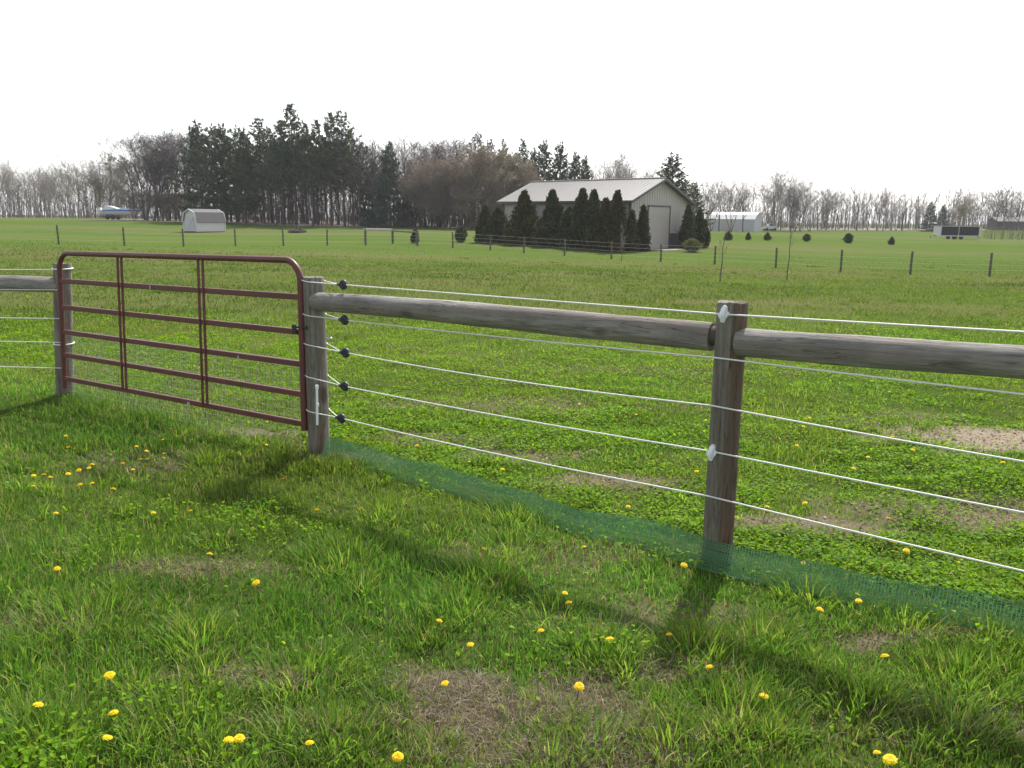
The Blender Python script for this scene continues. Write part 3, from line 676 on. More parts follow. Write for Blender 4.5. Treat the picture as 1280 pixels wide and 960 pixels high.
# ------------------------------------------------------------------ dandelions
def dandelion_proto():
    r = thing('dandelion', 'x', 'flower', (0, 0, 0)); q = np.random.default_rng(3); V, F, K = [], [], []; o = 0
    for ring, (n, ra, rb, za, zb) in enumerate([(26, .004, .0175, .0, -.001), (24, .004, .0155, .001, .0025), (20, .003, .012, .002, .005), (16, .002, .0085, .003, .0062), (10, .0, .005, .004, .0066)]):
        for k in range(n):
            a = 2 * PI * (k + q.random() * .6) / n; w = .0017; ca, sa = math.cos(a), math.sin(a); rb_ = rb * q.uniform(.88, 1.08); zb_ = zb + q.uniform(-.0012, .0012)
            for rr, z, ww in ((ra, za, w * .7), ((ra + rb_) / 2, (za + zb_) / 2 + .0025, w), (rb_, zb_, w * .7)):
                V += [(ca * rr - sa * ww, sa * rr + ca * ww, z), (ca * rr + sa * ww, sa * rr - ca * ww, z)]
            F += [(o, o + 1, o + 3, o + 2), (o + 2, o + 3, o + 5, o + 4)]; o += 6
            K += [(.86, .64 - .06 * (ring > 2), .006)] * 6
    h = np_obj('flower_head', np.array(V), [np.array(F)], MAT['petal'], np.array(K), r)
    m = MB(); m.tube([(0, 0, -.12), (.003, .002, -.06), (0, 0, -.004)], [.0022, .002, .002], 6); m.tube([(0, 0, -.014), (0, 0, -.004), (0, 0, .001)], [.003, .007, .0075], 8); m.build('stem', MAT['stem'], r)
    return r
DG = {'a': 'dandelions in the near lawn', 'b': 'dandelions in the patch before the gate', 'c': 'dandelions in the clover behind the fence'}
DAND = [
 (48, 881, 1.05, 'yellow dandelion farthest left of the near blooms, in the lower left corner', 'a'), (137, 847, 1.05, 'yellow dandelion in the lower left lawn, highest of a loose upright row of three', 'a'),
 (142, 893, 1.05, 'yellow dandelion in the lower left lawn, middle one of an upright row of three', 'a'), (135, 928, 1, 'small dandelion in the lower left lawn, lowest of an upright row of three', 'a'),
 (286, 926, .95, 'left one of two yellow dandelions touching near the bottom edge', 'a'), (299, 926, 1.05, 'right one of two yellow dandelions touching near the bottom edge', 'a'),
 (387, 929, .95, 'flat dandelion at the bottom, between the touching pair and the straw patch', 'a'), (497, 946, 1, 'yellow dandelion at the lower left corner of the dry straw patch', 'a'),
 (262, 693, 1.1, 'large yellow dandelion alone in the middle of the left lawn, beyond the thin dry streak', 'a'), (320, 729, 1.1, 'large lone dandelion in the left lawn, nearer of two wide apart', 'a'),
 (71, 711, .9, 'orange yellow dandelion by the left edge, nearer of two lone ones below the flower patch', 'a'), (70, 642, .9, 'yellow dandelion by the left edge, farther of two lone ones below the flower patch', 'a'),
 (605, 687, .85, 'small dandelion in mid lawn halfway along and below the green netting, left of two', 'a'), (730, 685, .85, 'small dandelion in mid lawn just below the green netting, left of the post shadow', 'a'),
 (549, 776, 1, 'yellow dandelion in tall grass behind the left end of the dry straw patch', 'a'), (588, 808, .95, 'yellow dandelion at the back edge of the dry straw patch', 'a'),
 (556, 856, .95, 'yellow dandelion standing in the dry straw at the left end of the patch', 'a'), (724, 860, 1.15, 'big dandelion with leaves at the right end of the dry straw patch', 'a'),
 (706, 742, .85, 'orange dandelion in mid lawn, farther of two close together before the netting', 'a'), (711, 755, 1, 'yellow dandelion in mid lawn, nearer of two close together before the netting', 'a'),
 (676, 790, .85, 'left one of two level dandelions left of the nearest post shadow', 'a'), (762, 799, .95, 'right one of two level dandelions left of the nearest post shadow', 'a'),
 (836, 795, .85, 'pale dandelion at the tip of the nearest post shadow', 'a'), (887, 834, .85, 'orange dandelion half closed in tall grass right of the post shadow', 'a'),
 (855, 707, .95, 'yellow dandelion beside the foot of the nearest post, on its left', 'a'), (955, 870, 1.05, 'ragged lone dandelion in the right lawn, between straw patch and right edge', 'a'),
 (1073, 752, 1, 'round yellow dandelion just before the netting right of the nearest post', 'a'), (1025, 764, .95, 'flat dandelion lying before the netting right of the nearest post', 'a'),
 (1106, 821, 1, 'yellow dandelion beside the small bare soil spot in the right lawn', 'a'), (1112, 951, 1.2, 'largest dandelion, at the lower right on the bottom edge', 'a'), (1096, 944, .8, 'small dandelion touching the largest one at the lower right', 'a'),
 (396, 637, .95, 'yellow dandelion in the lawn below the gate post, left of a level pair', 'a'), (451, 637, .9, 'orange dandelion in the lawn below the gate post, right of a level pair', 'a'),
 (353, 600, .85, 'small orange dandelion in the gate shadow before the gate post', 'a'), (372, 558, .85, 'small dandelion at the left foot of the gate post', 'a'), (333, 556, .8, 'small pale dandelion under the right end of the gate', 'a'),
 (192, 642, .85, 'greenish small dandelion in the left lawn below the flower patch, left of two', 'a'), (238, 639, .8, 'greenish small dandelion among pale blades in the left lawn, right of two', 'a'),
 (142, 612, 1.05, 'yellow dandelion nearest the camera in the patch before the gate', 'b'), (82, 545, .8, 'small dandelion behind the flower patch before the left gate post, farther of two', 'b'), (85, 559, .8, 'small dandelion behind the flower patch before the left gate post, nearer of two', 'b'),
 (203, 550, .95, 'yellow dandelion farthest from the camera in the patch before the gate', 'b'), (42, 595, .9, 'yellow dandelion at the left end of the row in the patch before the gate', 'b'), (42, 608, .8, 'small dandelion just below the left end of the row in the patch', 'b')]
for px, py in [(55, 594), (63, 597), (85, 593), (98.5, 588), (111, 586), (115.5, 580.5)]: DAND.append((px, py, .9 + .1 * ((px * 7) % 2), 'dandelion within the slanting row of the gate patch', 'b'))
for px, py in [(100, 606), (115, 604)]: DAND.append((px, py, .8, 'small faded dandelion just below the slanting row', 'b'))
for px, py in [(153, 580), (166, 588), (175.5, 574.5), (183, 564), (170.5, 558), (184, 574), (182, 581), (205, 568), (205, 573)]: DAND.append((px, py, .9, 'dandelion in the right hand cluster of the gate patch', 'b'))
for px, py in [(1050, 549), (1004, 534), (996, 558), (1067, 586), (1085, 572.5), (1141, 563.5), (1115, 547), (1012, 523)]: DAND.append((px, py, .95, 'dandelion in clover between the nearest post and sandy patch', 'c'))
for px, py in [(870.5, 590, ), (959, 634), (1006, 629)]: DAND.append((px, py, .9, 'dandelion in clover just behind the foot of the nearest post', 'c'))
for px, py, s in [(1110.5, 648, .9), (1117, 677.5, .9), (1133, 689.5, 1.1)]: DAND.append((px, py, s, 'dandelion at the bare soil behind the right netting end', 'c'))
DAND += [(1253, 579, 1.1, 'tall dandelion standing in the pale sandy patch by the right edge', 'c'), (1004, 706, .8, 'small dandelion showing through the netting right of the nearest post', 'c'), (785, 634, .8, 'dandelion behind the netting left of the nearest post', 'c'),
         (521, 557, .95, 'yellow dandelion behind the left end of the netting near the lowest cord', 'c'), (586, 578, .85, 'dull dandelion behind the netting below the lowest cord, left of two', 'c'), (628, 587, .9, 'yellow dandelion behind the netting below the lowest cord, right of two', 'c')]
for px, py in [(781, 466), (724, 505), (676, 500), (835, 449), (795, 519), (882, 526), (1112, 490), (1019, 457), (1126, 504)]: DAND.append((px, py, .8, 'tiny far dandelion in the pasture below the long rails', 'c'))
proto = dandelion_proto(); drnd = random.Random(9)
for i, (px, py, s, lab, g) in enumerate(DAND):
    h = drnd.uniform(.06, .095) if g != 'c' else drnd.uniform(.05, .09)
    p = hit(px, py, h); o = proto if i == 0 else dup(proto, (0, 0, 0))
    o.location = (p[0], p[1], p[2] + h); s *= drnd.uniform(.82, 1.02); o.scale = (s, s, min(1, s)); o.rotation_euler = (drnd.uniform(-.35, .4), drnd.uniform(-.35, .35), drnd.uniform(0, 6))
    o['label'] = lab; o['group'] = DG[g]; later(o, px)

# ------------------------------------------------------------------ far wire fence across the field
FP = [(73, 44.0, 1.0), (155, 46.0, 1.0), (229, 48, 1.0), (294, 50, 1.0), (354, 51, 1.0), (409, 52, 1.0), (457, 53, 1.0), (522, 53, .95), (566, 52, .95), (613, 50, .95), (655, 48.5, .95), (706, 47.5, .95), (765, 46, .95), (827, 44.5, .92), (895, 42.5, .92), (972, 40, .95), (1054, 38, .98), (1142, 37, 1.0), (1242, 36, 1.0), (1352, 35, 1.0)]
FP = [(-16, 42.5, 1.0)] + FP
pts = [at(px, 300, Y) for px, Y, h in FP]; pts = [np.array([p[0], p[1], tz(p[0], p[1])]) for p in pts]
wf = thing('wire_fence', 'long low fence of dark slim posts and pale wires crossing the middle of the field', 'fence', pts[0])
for (px, Y, h), p in zip(FP, pts):
    m = MB(); q = random.Random(int(px) + 50); m.tube([(0, 0, -.2), (0, 0, h * .5), (q.uniform(-.02, .02), 0, h)], [.052, .05, .048], 10); m.build('post', MAT['far_post'], wf, sub(p, pts[0]))
for fr in (.25, .48, .70, .93):
    m = MB(); m.tube([sub(p, pts[0]) + Vector((0, -.07, h * fr)) for (px, Y, h), p in zip(FP, pts)], .0045, 4); m.build('wire', MAT['concrete'], wf)

# low rail fence between two posts, left of the shed
A, B_, D_ = hit(457, 304), hit(491, 304.5), hit(521, 306)
rf = thing('rail_hurdle', 'low open hurdle of three dark posts and two rails before the woods', 'hurdle', A)
for p, h in ((A, .98), (B_, .98), (D_, .92)):
    m = MB(); m.tube([(0, 0, -.2), (0, 0, h)], [.085, .08], 10); m.build('post', MAT['far_post'], rf, sub(p, A))
m = MB(); m.tube([sub(A, A) + Vector((-.1, -.02, .90)), sub(B_, A) + Vector((.05, -.02, .90))], .075, 10); m.build('rail', MAT['concrete'], rf)
m = MB(); m.tube([sub(B_, A) + Vector((0, -.02, .84)), sub(D_, A) + Vector((.1, -.02, .80))], .055, 10); m.build('rail', MAT['far_post'], rf)

# ------------------------------------------------------------------ shed
S0 = at(786, 312, 53.6); S0[2] = -.26; srz = math.atan2(.74, .67); W_, L_, HE, HR = 6.9, 10.85, 3.17, 4.52
shed = thing('metal_shed', 'large taupe steel shed with pale roof behind dark conical evergreens', 'shed', S0, srz)
m = MB()
m.prism([(0, 0), (W_, 0), (W_, HE), (W_ / 2, HR - .05), (0, HE)], (0, L_, 0), (0, 0, -.3 + .3))
for k in range(37): m.box((-.012, .15 + k * .29, HE / 2 + .35), (.022, .035, HE - .76))
for k in range(24):
    x = .15 + k * .29
    if x < 1.95 or x > 4.7: m.box((x, -.012, (HE + min(x, W_ - x) * .39) / 2 + .5), (.035, .022, HE + min(x, W_ - x) * .39 - 1.12))
    else: m.box((x, -.012, 3.05 + min(x, W_ - x) * .18), (.035, .022, .5 + min(x, W_ - x) * .30))
m.build('wall', MAT['wall_metal'], shed)
m = MB(); m.box((-.018, L_ / 2, .5), (.036, L_ + .03, 1.06)); m.box((.99, -.018, .5), (1.98, .036, 1.06)); m.box((5.8, -.018, .5), (2.18, .036, 1.06)); m.build('wainscot', MAT['trim_dark'], shed)
m = MB(); oh = .38; sl = (HR - HE) / (W_ / 2)
for sgn in (0, 1):
    def X(x): return x if sgn == 0 else W_ - x
    a, b = (-oh, HE - oh * sl + .06), (W_ / 2, HR + .06)
    vs = [(X(a[0]), -oh, a[1]), (X(b[0]), -oh, b[1]), (X(b[0]), L_ + oh, b[1]), (X(a[0]), L_ + oh, a[1])]; lo = [(x, y, z - .05) for x, y, z in vs]
    fs = [(0, 1, 2, 3), (7, 6, 5, 4), (0, 4, 5, 1), (1, 5, 6, 2), (2, 6, 7, 3), (3, 7, 4, 0)]
    m.add(vs + lo, fs if sgn == 0 else [tuple(reversed(f)) for f in fs])
    for k in range(38):
        y = -oh + .15 + k * .30; d = Vector((b[0] - a[0], 0, b[1] - a[1]))
        m.tube([(X(a[0] + .02), y, a[1] + .006), (X(b[0] - .03), y, b[1] + .004)], .018, 4, True)
m.tube([(W_ / 2, -oh, HR + .075), (W_ / 2, L_ + oh, HR + .075)], .06, 8); m.build('roof', MAT['roof_metal'], shed)
m = MB()
for sgn in (0, 1):
    X = (lambda x: x) if sgn == 0 else (lambda x: W_ - x)
    m.box((X(-oh - .015), L_ / 2, HE - oh * sl - .02), (.03, L_ + 2 * oh + .04, .17))
    for y in (-oh - .015, L_ + oh + .015):
        p0, p1 = Vector((X(-oh), y, HE - oh * sl)), Vector((X(W_ / 2), y, HR)); mid = (p0 + p1) / 2
        m.add([p0 + Vector((0, -.012, -.10)), p1 + Vector((0, -.012, -.10)), p1 + Vector((0, -.012, .075)), p0 + Vector((0, -.012, .075)), p0 + Vector((0, .012, -.10)), p1 + Vector((0, .012, -.10)), p1 + Vector((0, .012, .075)), p0 + Vector((0, .012, .075))],
              [(0, 1, 2, 3), (7, 6, 5, 4), (0, 4, 5, 1), (2, 6, 7, 3), (1, 5, 6, 2), (3, 7, 4, 0)])
for (x, y) in ((-.02, -.02), (W_ + .02, -.02), (-.02, L_ + .02)): m.box((x, y, HE / 2 - .04), (.12, .12, HE - .1))
m.build('trim', MAT['trim_dark'], shed)
dr = MB(); dx0, dx1, dh = 2.05, 4.58, 2.72
for k in range(5):
    z0 = dh * k / 5; dr.box(((dx0 + dx1) / 2, -.02, z0 + dh / 10), (dx1 - dx0, .05, dh / 5 - .012))
do = dr.build('overhead_door', MAT['door_panel'], shed)
m = MB(); m.box((dx0 - .05, -.03, dh / 2 + .03), (.1, .08, dh + .06)); m.box((dx1 + .05, -.03, dh / 2 + .03), (.1, .08, dh + .06)); m.box(((dx0 + dx1) / 2, -.03, dh + .08), (dx1 - dx0 + .2, .08, .1)); m.build('frame', MAT['trim_dark'], do)
m = MB(); m.box((W_ / 2, -1.0, -.02), (4.6, 1.9, .12)); m.build('apron', MAT['concrete'], shed)

# ------------------------------------------------------------------ little gambrel barn
B0 = hit(247.5, 291); bz = R_(-36) + 0
barn = thing('garden_barn', 'small white gambrel garden barn with grey roof in the left field', 'shed', B0, R_(58))
gw, gL, he, hk, hr_ = 2.1, 3.3, 1.12, 1.95, 2.28
# local: +x runs along the long side to the right, gable at x = 0, depth along +y
gam = [(0, 0.12), (gw, 0.12), (gw, he), (gw * .86, hk), (gw / 2, hr_), (gw * .14, hk), (0, he)]
m = MB(); m.prism(gam, (gL, 0, 0), (0, 0, 0), (0, 1, 0), (0, 0, 1)); m.build('wall', MAT['white_paint'], barn)
m = MB()
def rslab(p, q, t=.05, x0=-.15, x1=gL + .15):
    d = Vector((0, q[0] - p[0], q[1] - p[1])); nrm = Vector((0, -d.z, d.y)).normalized() * t
    a = Vector((x0, p[0], p[1])); b = Vector((x0, q[0], q[1])); e = Vector((x1 - x0, 0, 0)); n0 = nrm * .1
    m.add([a + n0, b + n0, b + e + n0, a + e + n0, a + nrm, b + nrm, b + e + nrm, a + e + nrm], [(0, 1, 2, 3), (7, 6, 5, 4), (0, 4, 5, 1), (1, 5, 6, 2), (2, 6, 7, 3), (3, 7, 4, 0)])
rslab((-.10, he - .12), (gw * .14, hk + .01)); rslab((gw * .14, hk + .01), (gw / 2, hr_ + .02)); rslab((gw / 2, hr_ + .02), (gw * .86, hk + .01)); rslab((gw * .86, hk + .01), (gw + .10, he - .12)); m.build('roof', MAT['grey_shingle'], barn)
m = MB()
outl = [(-.04, he - .1), (gw * .13, hk), (gw / 2, hr_ + .02), (gw * .87, hk), (gw + .04, he - .1)]
for a, b in zip(outl, outl[1:]): m.tube([(-.16, a[0], a[1]), (-.16, b[0], b[1])], .07, 6); m.tube([(gL + .16, a[0], a[1]), (gL + .16, b[0], b[1])], .07, 6)
for (x, y) in ((-.02, -.02), (gL + .02, -.02), (-.02, gw + .02)): m.box((x, y, .62), (.12, .12, 1.05))
m.build('trim', MAT['white_paint'], barn)
m = MB(); m.box((-.02, gw / 2, .85), (.04, 1.0, 1.35)); do = m.build('door', m_plain('grey_white_door', (.52, .52, .56), .6), barn)
m = MB()
for y in (gw / 2 - .5, gw / 2, gw / 2 + .5): m.box((-.045, y, .85), (.03, .06, 1.38))
for z in (.18, .85, 1.53): m.box((-.048, gw / 2, z), (.03, 1.02, .06))
m.tube([(-.05, gw / 2 - .48, .2), (-.05, gw / 2 + .48, 1.5)], .03, 4); m.tube([(-.05, gw / 2 + .48, .2), (-.05, gw / 2 - .48, 1.5)], .03, 4); m.build('frame', MAT['white_paint'], do)
m = MB(); m.box((gL / 2, gw / 2, .06), (gL, gw, .12)); m.build('skid', MAT['far_post'], barn)

# ------------------------------------------------------------------ boat on its trailer
BX = at(154, 274, 128); BX[2] = tz(BX[0], BX[1])
boat = thing('motor_boat', 'white and blue motor boat under a tarp parked at the edge of the left wood', 'boat', BX, R_(2))
N = 13; secs = []
for i in range(N):
    t = i / (N - 1); x = -3.1 + 6.0 * t; w = 1.05 * (1 - max(0, (t - .45) / .55) ** 2.2); kz = .55 + .45 * max(0, (t - .6) / .4) ** 2; sh_ = 1.35 + .12 * t
    secs.append([(x, -w, sh_), (x, -w * .92, kz + .35), (x, -w * .3, kz + .06), (x, 0, kz), (x, w * .3, kz + .06), (x, w * .92, kz + .35), (x, w, sh_)])
m = MB(); vs = [v for s_ in secs for v in s_]; m.add(vs, [(i * 7 + k, i * 7 + k + 1, (i + 1) * 7 + k + 1, (i + 1) * 7 + k) for i in range(N - 1) for k in range(6)], True); m.add(secs[0], [tuple(range(7))]); m.build('hull', MAT['hull'], boat)
m = MB(); vs = []
for i in range(N):
    t = i / (N - 1); s_ = secs[i]; w = -s_[0][1] + .03; hump = .10 + .16 * math.exp(-((t - .48) / .16) ** 2)
    vs += [(s_[0][0], -w, s_[0][2] - .16), (s_[0][0], -w, s_[0][2] + .02), (s_[0][0], -w * .5, s_[0][2] + hump * .8), (s_[0][0], 0, s_[0][2] + hump), (s_[0][0], w * .5, s_[0][2] + hump * .8), (s_[0][0], w, s_[0][2] + .02), (s_[0][0], w, s_[0][2] - .16)]
m.add(vs, [(i * 7 + k, (i + 1) * 7 + k, (i + 1) * 7 + k + 1, i * 7 + k + 1) for i in range(1, N - 1) for k in range(6)], True); m.build('tarp', MAT['blue_tarp'], boat)
m = MB(); m.prism([(-2.6, 1.55), (-2.2, 2.05), (-1.5, 1.95), (-.5, 1.62), (-.5, 1.5), (-2.6, 1.4)], (0, 1.5, 0), (0, -.75, 0)); m.build('cabin', MAT['hull'], boat)
m = MB(); m.prism([(-3.5, .7), (-3.15, .65), (-3.1, 1.5), (-3.2, 1.75), (-3.55, 1.7), (-3.6, 1.4)], (0, .4, 0), (0, -.2, 0)); m.build('outboard_motor', MAT['hull'], boat)
m = MB(); m.box((.3, -.7, .42), (6.4, .1, .1)); m.box((.3, .7, .42), (6.4, .1, .1)); m.box((-1.5, 0, .36), (.12, 1.9, .1)); m.tube([(3.4, 0, .45), (4.3, 0, .45)], .06, 6); m.tube([(4.2, 0, 0), (4.2, 0, .5)], .05, 6); tr = m.build('trailer', MAT['trim_dark'], boat)
for y in (-.95, .95):
    for x in (-1.9, -1.1):
        m = MB(); m.lathe([(.0, -.1), (.2, -.1), (.33, -.09), (.35, 0), (.33, .09), (.2, .1), (0, .1)], 16, (x, y, .34), 'y'); m.build('wheel', MAT['rubber'], tr)

# ------------------------------------------------------------------ far white barn, trailer, brown house
q = at(914, 289, 165); q[2] = tz(q[0], q[1]); fb = thing('metal_barn', 'long pale metal barn with bright roof far beyond the shed', 'barn', q, R_(-32))
bl, bw, bh, bk_, br_ = 9.0, 4.6, 2.35, 3.1, 3.6
gm = [(0, -.1), (bw, -.1), (bw, bh), (bw * .82, bk_), (bw / 2, br_), (bw * .18, bk_), (0, bh)]
m = MB(); m.prism(gm, (bl, 0, 0), (-bl / 2, 0, 0), (0, 1, 0), (0, 0, 1))
for k in range(18): m.box((-bl / 2 + .25 + k * .5, -.012, bh / 2), (.05, .024, bh))
m.build('wall', MAT['pale_blue_steel'], fb)
m = MB(); rslab((-.12, bh - .1), (bw * .18, bk_ + .01), .06, -bl / 2 - .1, bl / 2 + .1); rslab((bw * .18, bk_ + .01), (bw / 2, br_ + .02), .06, -bl / 2 - .1, bl / 2 + .1); rslab((bw / 2, br_ + .02), (bw * .82, bk_ + .01), .06, -bl / 2 - .1, bl / 2 + .1); rslab((bw * .82, bk_ + .01), (bw + .12, bh - .1), .06, -bl / 2 - .1, bl / 2 + .1)
m.build('roof', m_plain('white_roof_steel', (.72, .72, .72), .45), fb)
m = MB(); m.box((-bl * .1, -.03, 1.1), (2.2, .05, 2.2)); m.build('door', MAT['wall_metal'], fb)

q = at(1195, 299.5, 125); q[2] = tz(q[0], q[1]); ct = thing('cargo_trailer', 'long black sided trailer with pale frame standing in the right field', 'trailer', q, R_(-2)); tl, tw, t0, t1 = 5.9, 2.1, .42, 1.86
m = MB(); m.box((0, 0, (t0 + t1) / 2), (tl, tw, t1 - t0)); m.build('body', MAT['white_paint'], ct)
for x0, x1 in ((-2.72, -.27), (-.17, 2.68)):
    m = MB(); m.box(((x0 + x1) / 2, -tw / 2 - .012, 1.19), (x1 - x0, .024, 1.26)); m.build('side_panel', MAT['black_panel'], ct)
m = MB(); m.box((0, 0, t1 + .04), (tl + .1, tw + .1, .08)); m.build('roof', MAT['roof_metal'], ct)
for x in (-.75, .25):
    for y in (-.9, .9):
        m = MB(); m.lathe([(0, -.1), (.2, -.1), (.3, -.09), (.32, 0), (.3, .09), (.2, .1), (0, .1)], 16, (x, y, .3), 'y'); m.build('wheel', MAT['rubber'], ct)
m = MB(); m.tube([(-tl / 2, 0, .5), (-tl / 2 - .9, 0, .45)], .05, 6); m.tube([(-tl / 2 - .8, 0, 0), (-tl / 2 - .8, 0, .5)], .04, 6); m.build('tongue', MAT['trim_dark'], ct)

q = at(1262, 293, 185); q[2] = tz(q[0], q[1]); hb = thing('brown_house', 'low dark brown building under bare trees near the right edge', 'building', q, R_(-8))
m = MB(); m.prism([(0, -.1), (4.5, -.1), (4.5, 1.9), (2.25, 2.7), (0, 1.9)], (5.8, 0, 0), (-2.9, 0, 0), (0, 1, 0), (0, 0, 1)); m.build('wall', MAT['brown_wall'], hb)
m = MB(); rslab((-.3, 1.8), (2.25, 2.74), .08, -3.1, 3.1); rslab((2.25, 2.74), (4.8, 1.8), .08, -3.1, 3.1); m.build('roof', MAT['grey_shingle'], hb)
m = MB(); m.box((1.2, -.02, 1.1), (.9, .04, .8)); m.build('window', MAT['glass_dark'], hb)

# small pale pickup far beyond, between barn and wood
q = at(962, 288.5, 175); q[2] = tz(q[0], q[1]); pk = thing('parked_truck', 'tiny pale truck parked far away beside the long pale barn', 'truck', q, R_(5))
m = MB(); m.prism([(-1.35, .35), (1.35, .35), (1.35, .85), (.7, .95), (.35, 1.4), (-.4, 1.4), (-.5, .95), (-1.35, .95)], (0, 1.5, 0), (0, -.75, 0)); m.build('body', MAT['white_paint'], pk)
m = MB(); m.prism([(-.36, 1.0), (.55, 1.0), (.32, 1.34), (-.34, 1.34)], (0, .02, 0), (0, -.775, 0)); m.build('window', MAT['glass_dark'], pk)
for x in (-.85, .85):
    for y in (-.7, .7):
        m = MB(); m.lathe([(0, -.09), (.25, -.09), (.3, 0), (.25, .09), (0, .09)], 14, (x, y, .3), 'y'); m.build('wheel', MAT['rubber'], pk)

# dark heap of brush by the pine wood
q = hit(371, 291); hrnd = random.Random(4); m = MB()
for k in range(150):
    a = hrnd.uniform(0, 2 * PI); r = .75 * math.sqrt(hrnd.random()); z = .5 * (1 - (r / .8) ** 2) * hrnd.random(); b = hrnd.uniform(0, PI); L = hrnd.uniform(.25, .6)
    p = Vector((r * math.cos(a), r * math.sin(a), z + .04)); d = Vector((math.cos(b) * L / 2, math.sin(b) * L / 2, hrnd.uniform(-.12, .12)))
    m.tube([p - d, p + d], hrnd.uniform(.02, .045), 5)
m.lathe([(.0, .42), (.35, .36), (.62, .2), (.75, 0)], 14)
tag(m.build('brush_heap', MAT['heap'], None, q), 'low dark heap of brush on the grass before the pine trunks', 'brush heap')

# ------------------------------------------------------------------ trees
def grow_bare(seed, H, spread, lvls=4, multi=1, up=.35, low=.28, dens=1.0, twig_r=.012):
    q = random.Random(seed); tr, cr = MB(), MB()
    def br(p, d, L, r, lvl):
        n = (7, 5, 4, 3, 2)[min(lvl, 4)]; pts, rad = [Vector(p)], [r]; dd = Vector(d).normalized(); wob = (.10, .16, .2, .24, .25)[min(lvl, 4)]
        dirs = [dd]
        for i in range(n):
            dd = (dd + Vector((q.gauss(0, wob), q.gauss(0, wob), q.gauss(0, wob) + up * (.25 if lvl else .1)))).normalized()
            pts.append(pts[-1] + dd * (L / n)); dirs.append(dd); rad.append(max(twig_r * .6, r * (1 - .78 * (i + 1) / n)))
        (tr if lvl <= 1 else cr).tube(pts, rad, (9, 6, 4, 3, 3)[min(lvl, 4)], False)
        if lvl >= lvls: return
        nc = max(2, int((11, 6, 5, 4)[lvl] * dens * q.uniform(.8, 1.2)))
        for k in range(nc):
            t = (low + (1 - low) * (k + q.random()) / nc) if lvl == 0 else q.uniform(.25, 1.0)
            f = t * n; i = min(int(f), n - 1); pos = pts[i].lerp(pts[i + 1], f - i); base = dirs[i + 1]
            side = base.orthogonal().normalized(); side = Matrix.Rotation(q.uniform(0, 2 * PI), 3, base) @ side
            an = R_(q.uniform(28, 60)) * (spread if lvl == 0 else 1); nd = (base * math.cos(an) + side * math.sin(an)); nd.z += .12
            rl = rad[i] * q.uniform(.45, .65)
            br(pos, nd, L * q.uniform(.42, .62) * (1.15 - .55 * t if lvl == 0 else 1), max(twig_r, rl), lvl + 1)
    for k in range(multi):
        a = 2 * PI * k / multi + q.random(); d = Vector((0, 0, 1)) if multi == 1 else Vector((math.cos(a) * .28, math.sin(a) * .28, 1))
        br((0, 0, -.3), d, H * .82, H * .0135 / math.sqrt(multi), 0)
    zz = max(v[2] for v in cr.v); s = H / zz
    for m in (tr, cr): m.v = [(x * s, y * s, z * s) for x, y, z in m.v]
    return tr, cr
def fan(P, D, L, w, col, q, droop=0.0, spread=.8, per=7):
    """needle tufts: per narrow leaves fanning out of each point P about direction D"""
    n = len(P); P = np.repeat(P, per, 0); D = np.repeat(D, per, 0); col = np.repeat(col, per, 0) * (1 + q.uniform(-.25, .25, (n * per, 1)))
    d = D + q.normal(0, spread, D.shape); d[:, 2] -= droop; d /= np.linalg.norm(d, axis=1, keepdims=True)
    s = np.cross(d, q.normal(0, 1, d.shape)); s /= np.linalg.norm(s, axis=1, keepdims=True)
    LL = (L * q.uniform(.6, 1.3, n * per))[:, None]; st = P + q.normal(0, .04, P.shape)
    V = np.stack([st - s * w * .35, st + s * w * .35, st + d * LL * .6 + s * w * .5, st + d * LL, st + d * LL * .6 - s * w * .5], 1)
    b = np.arange(n * per)[:, None] * 5
    return V.reshape(-1, 3), b + np.array([[0, 1, 2, 3, 4]]), np.repeat(col, 5, 0)
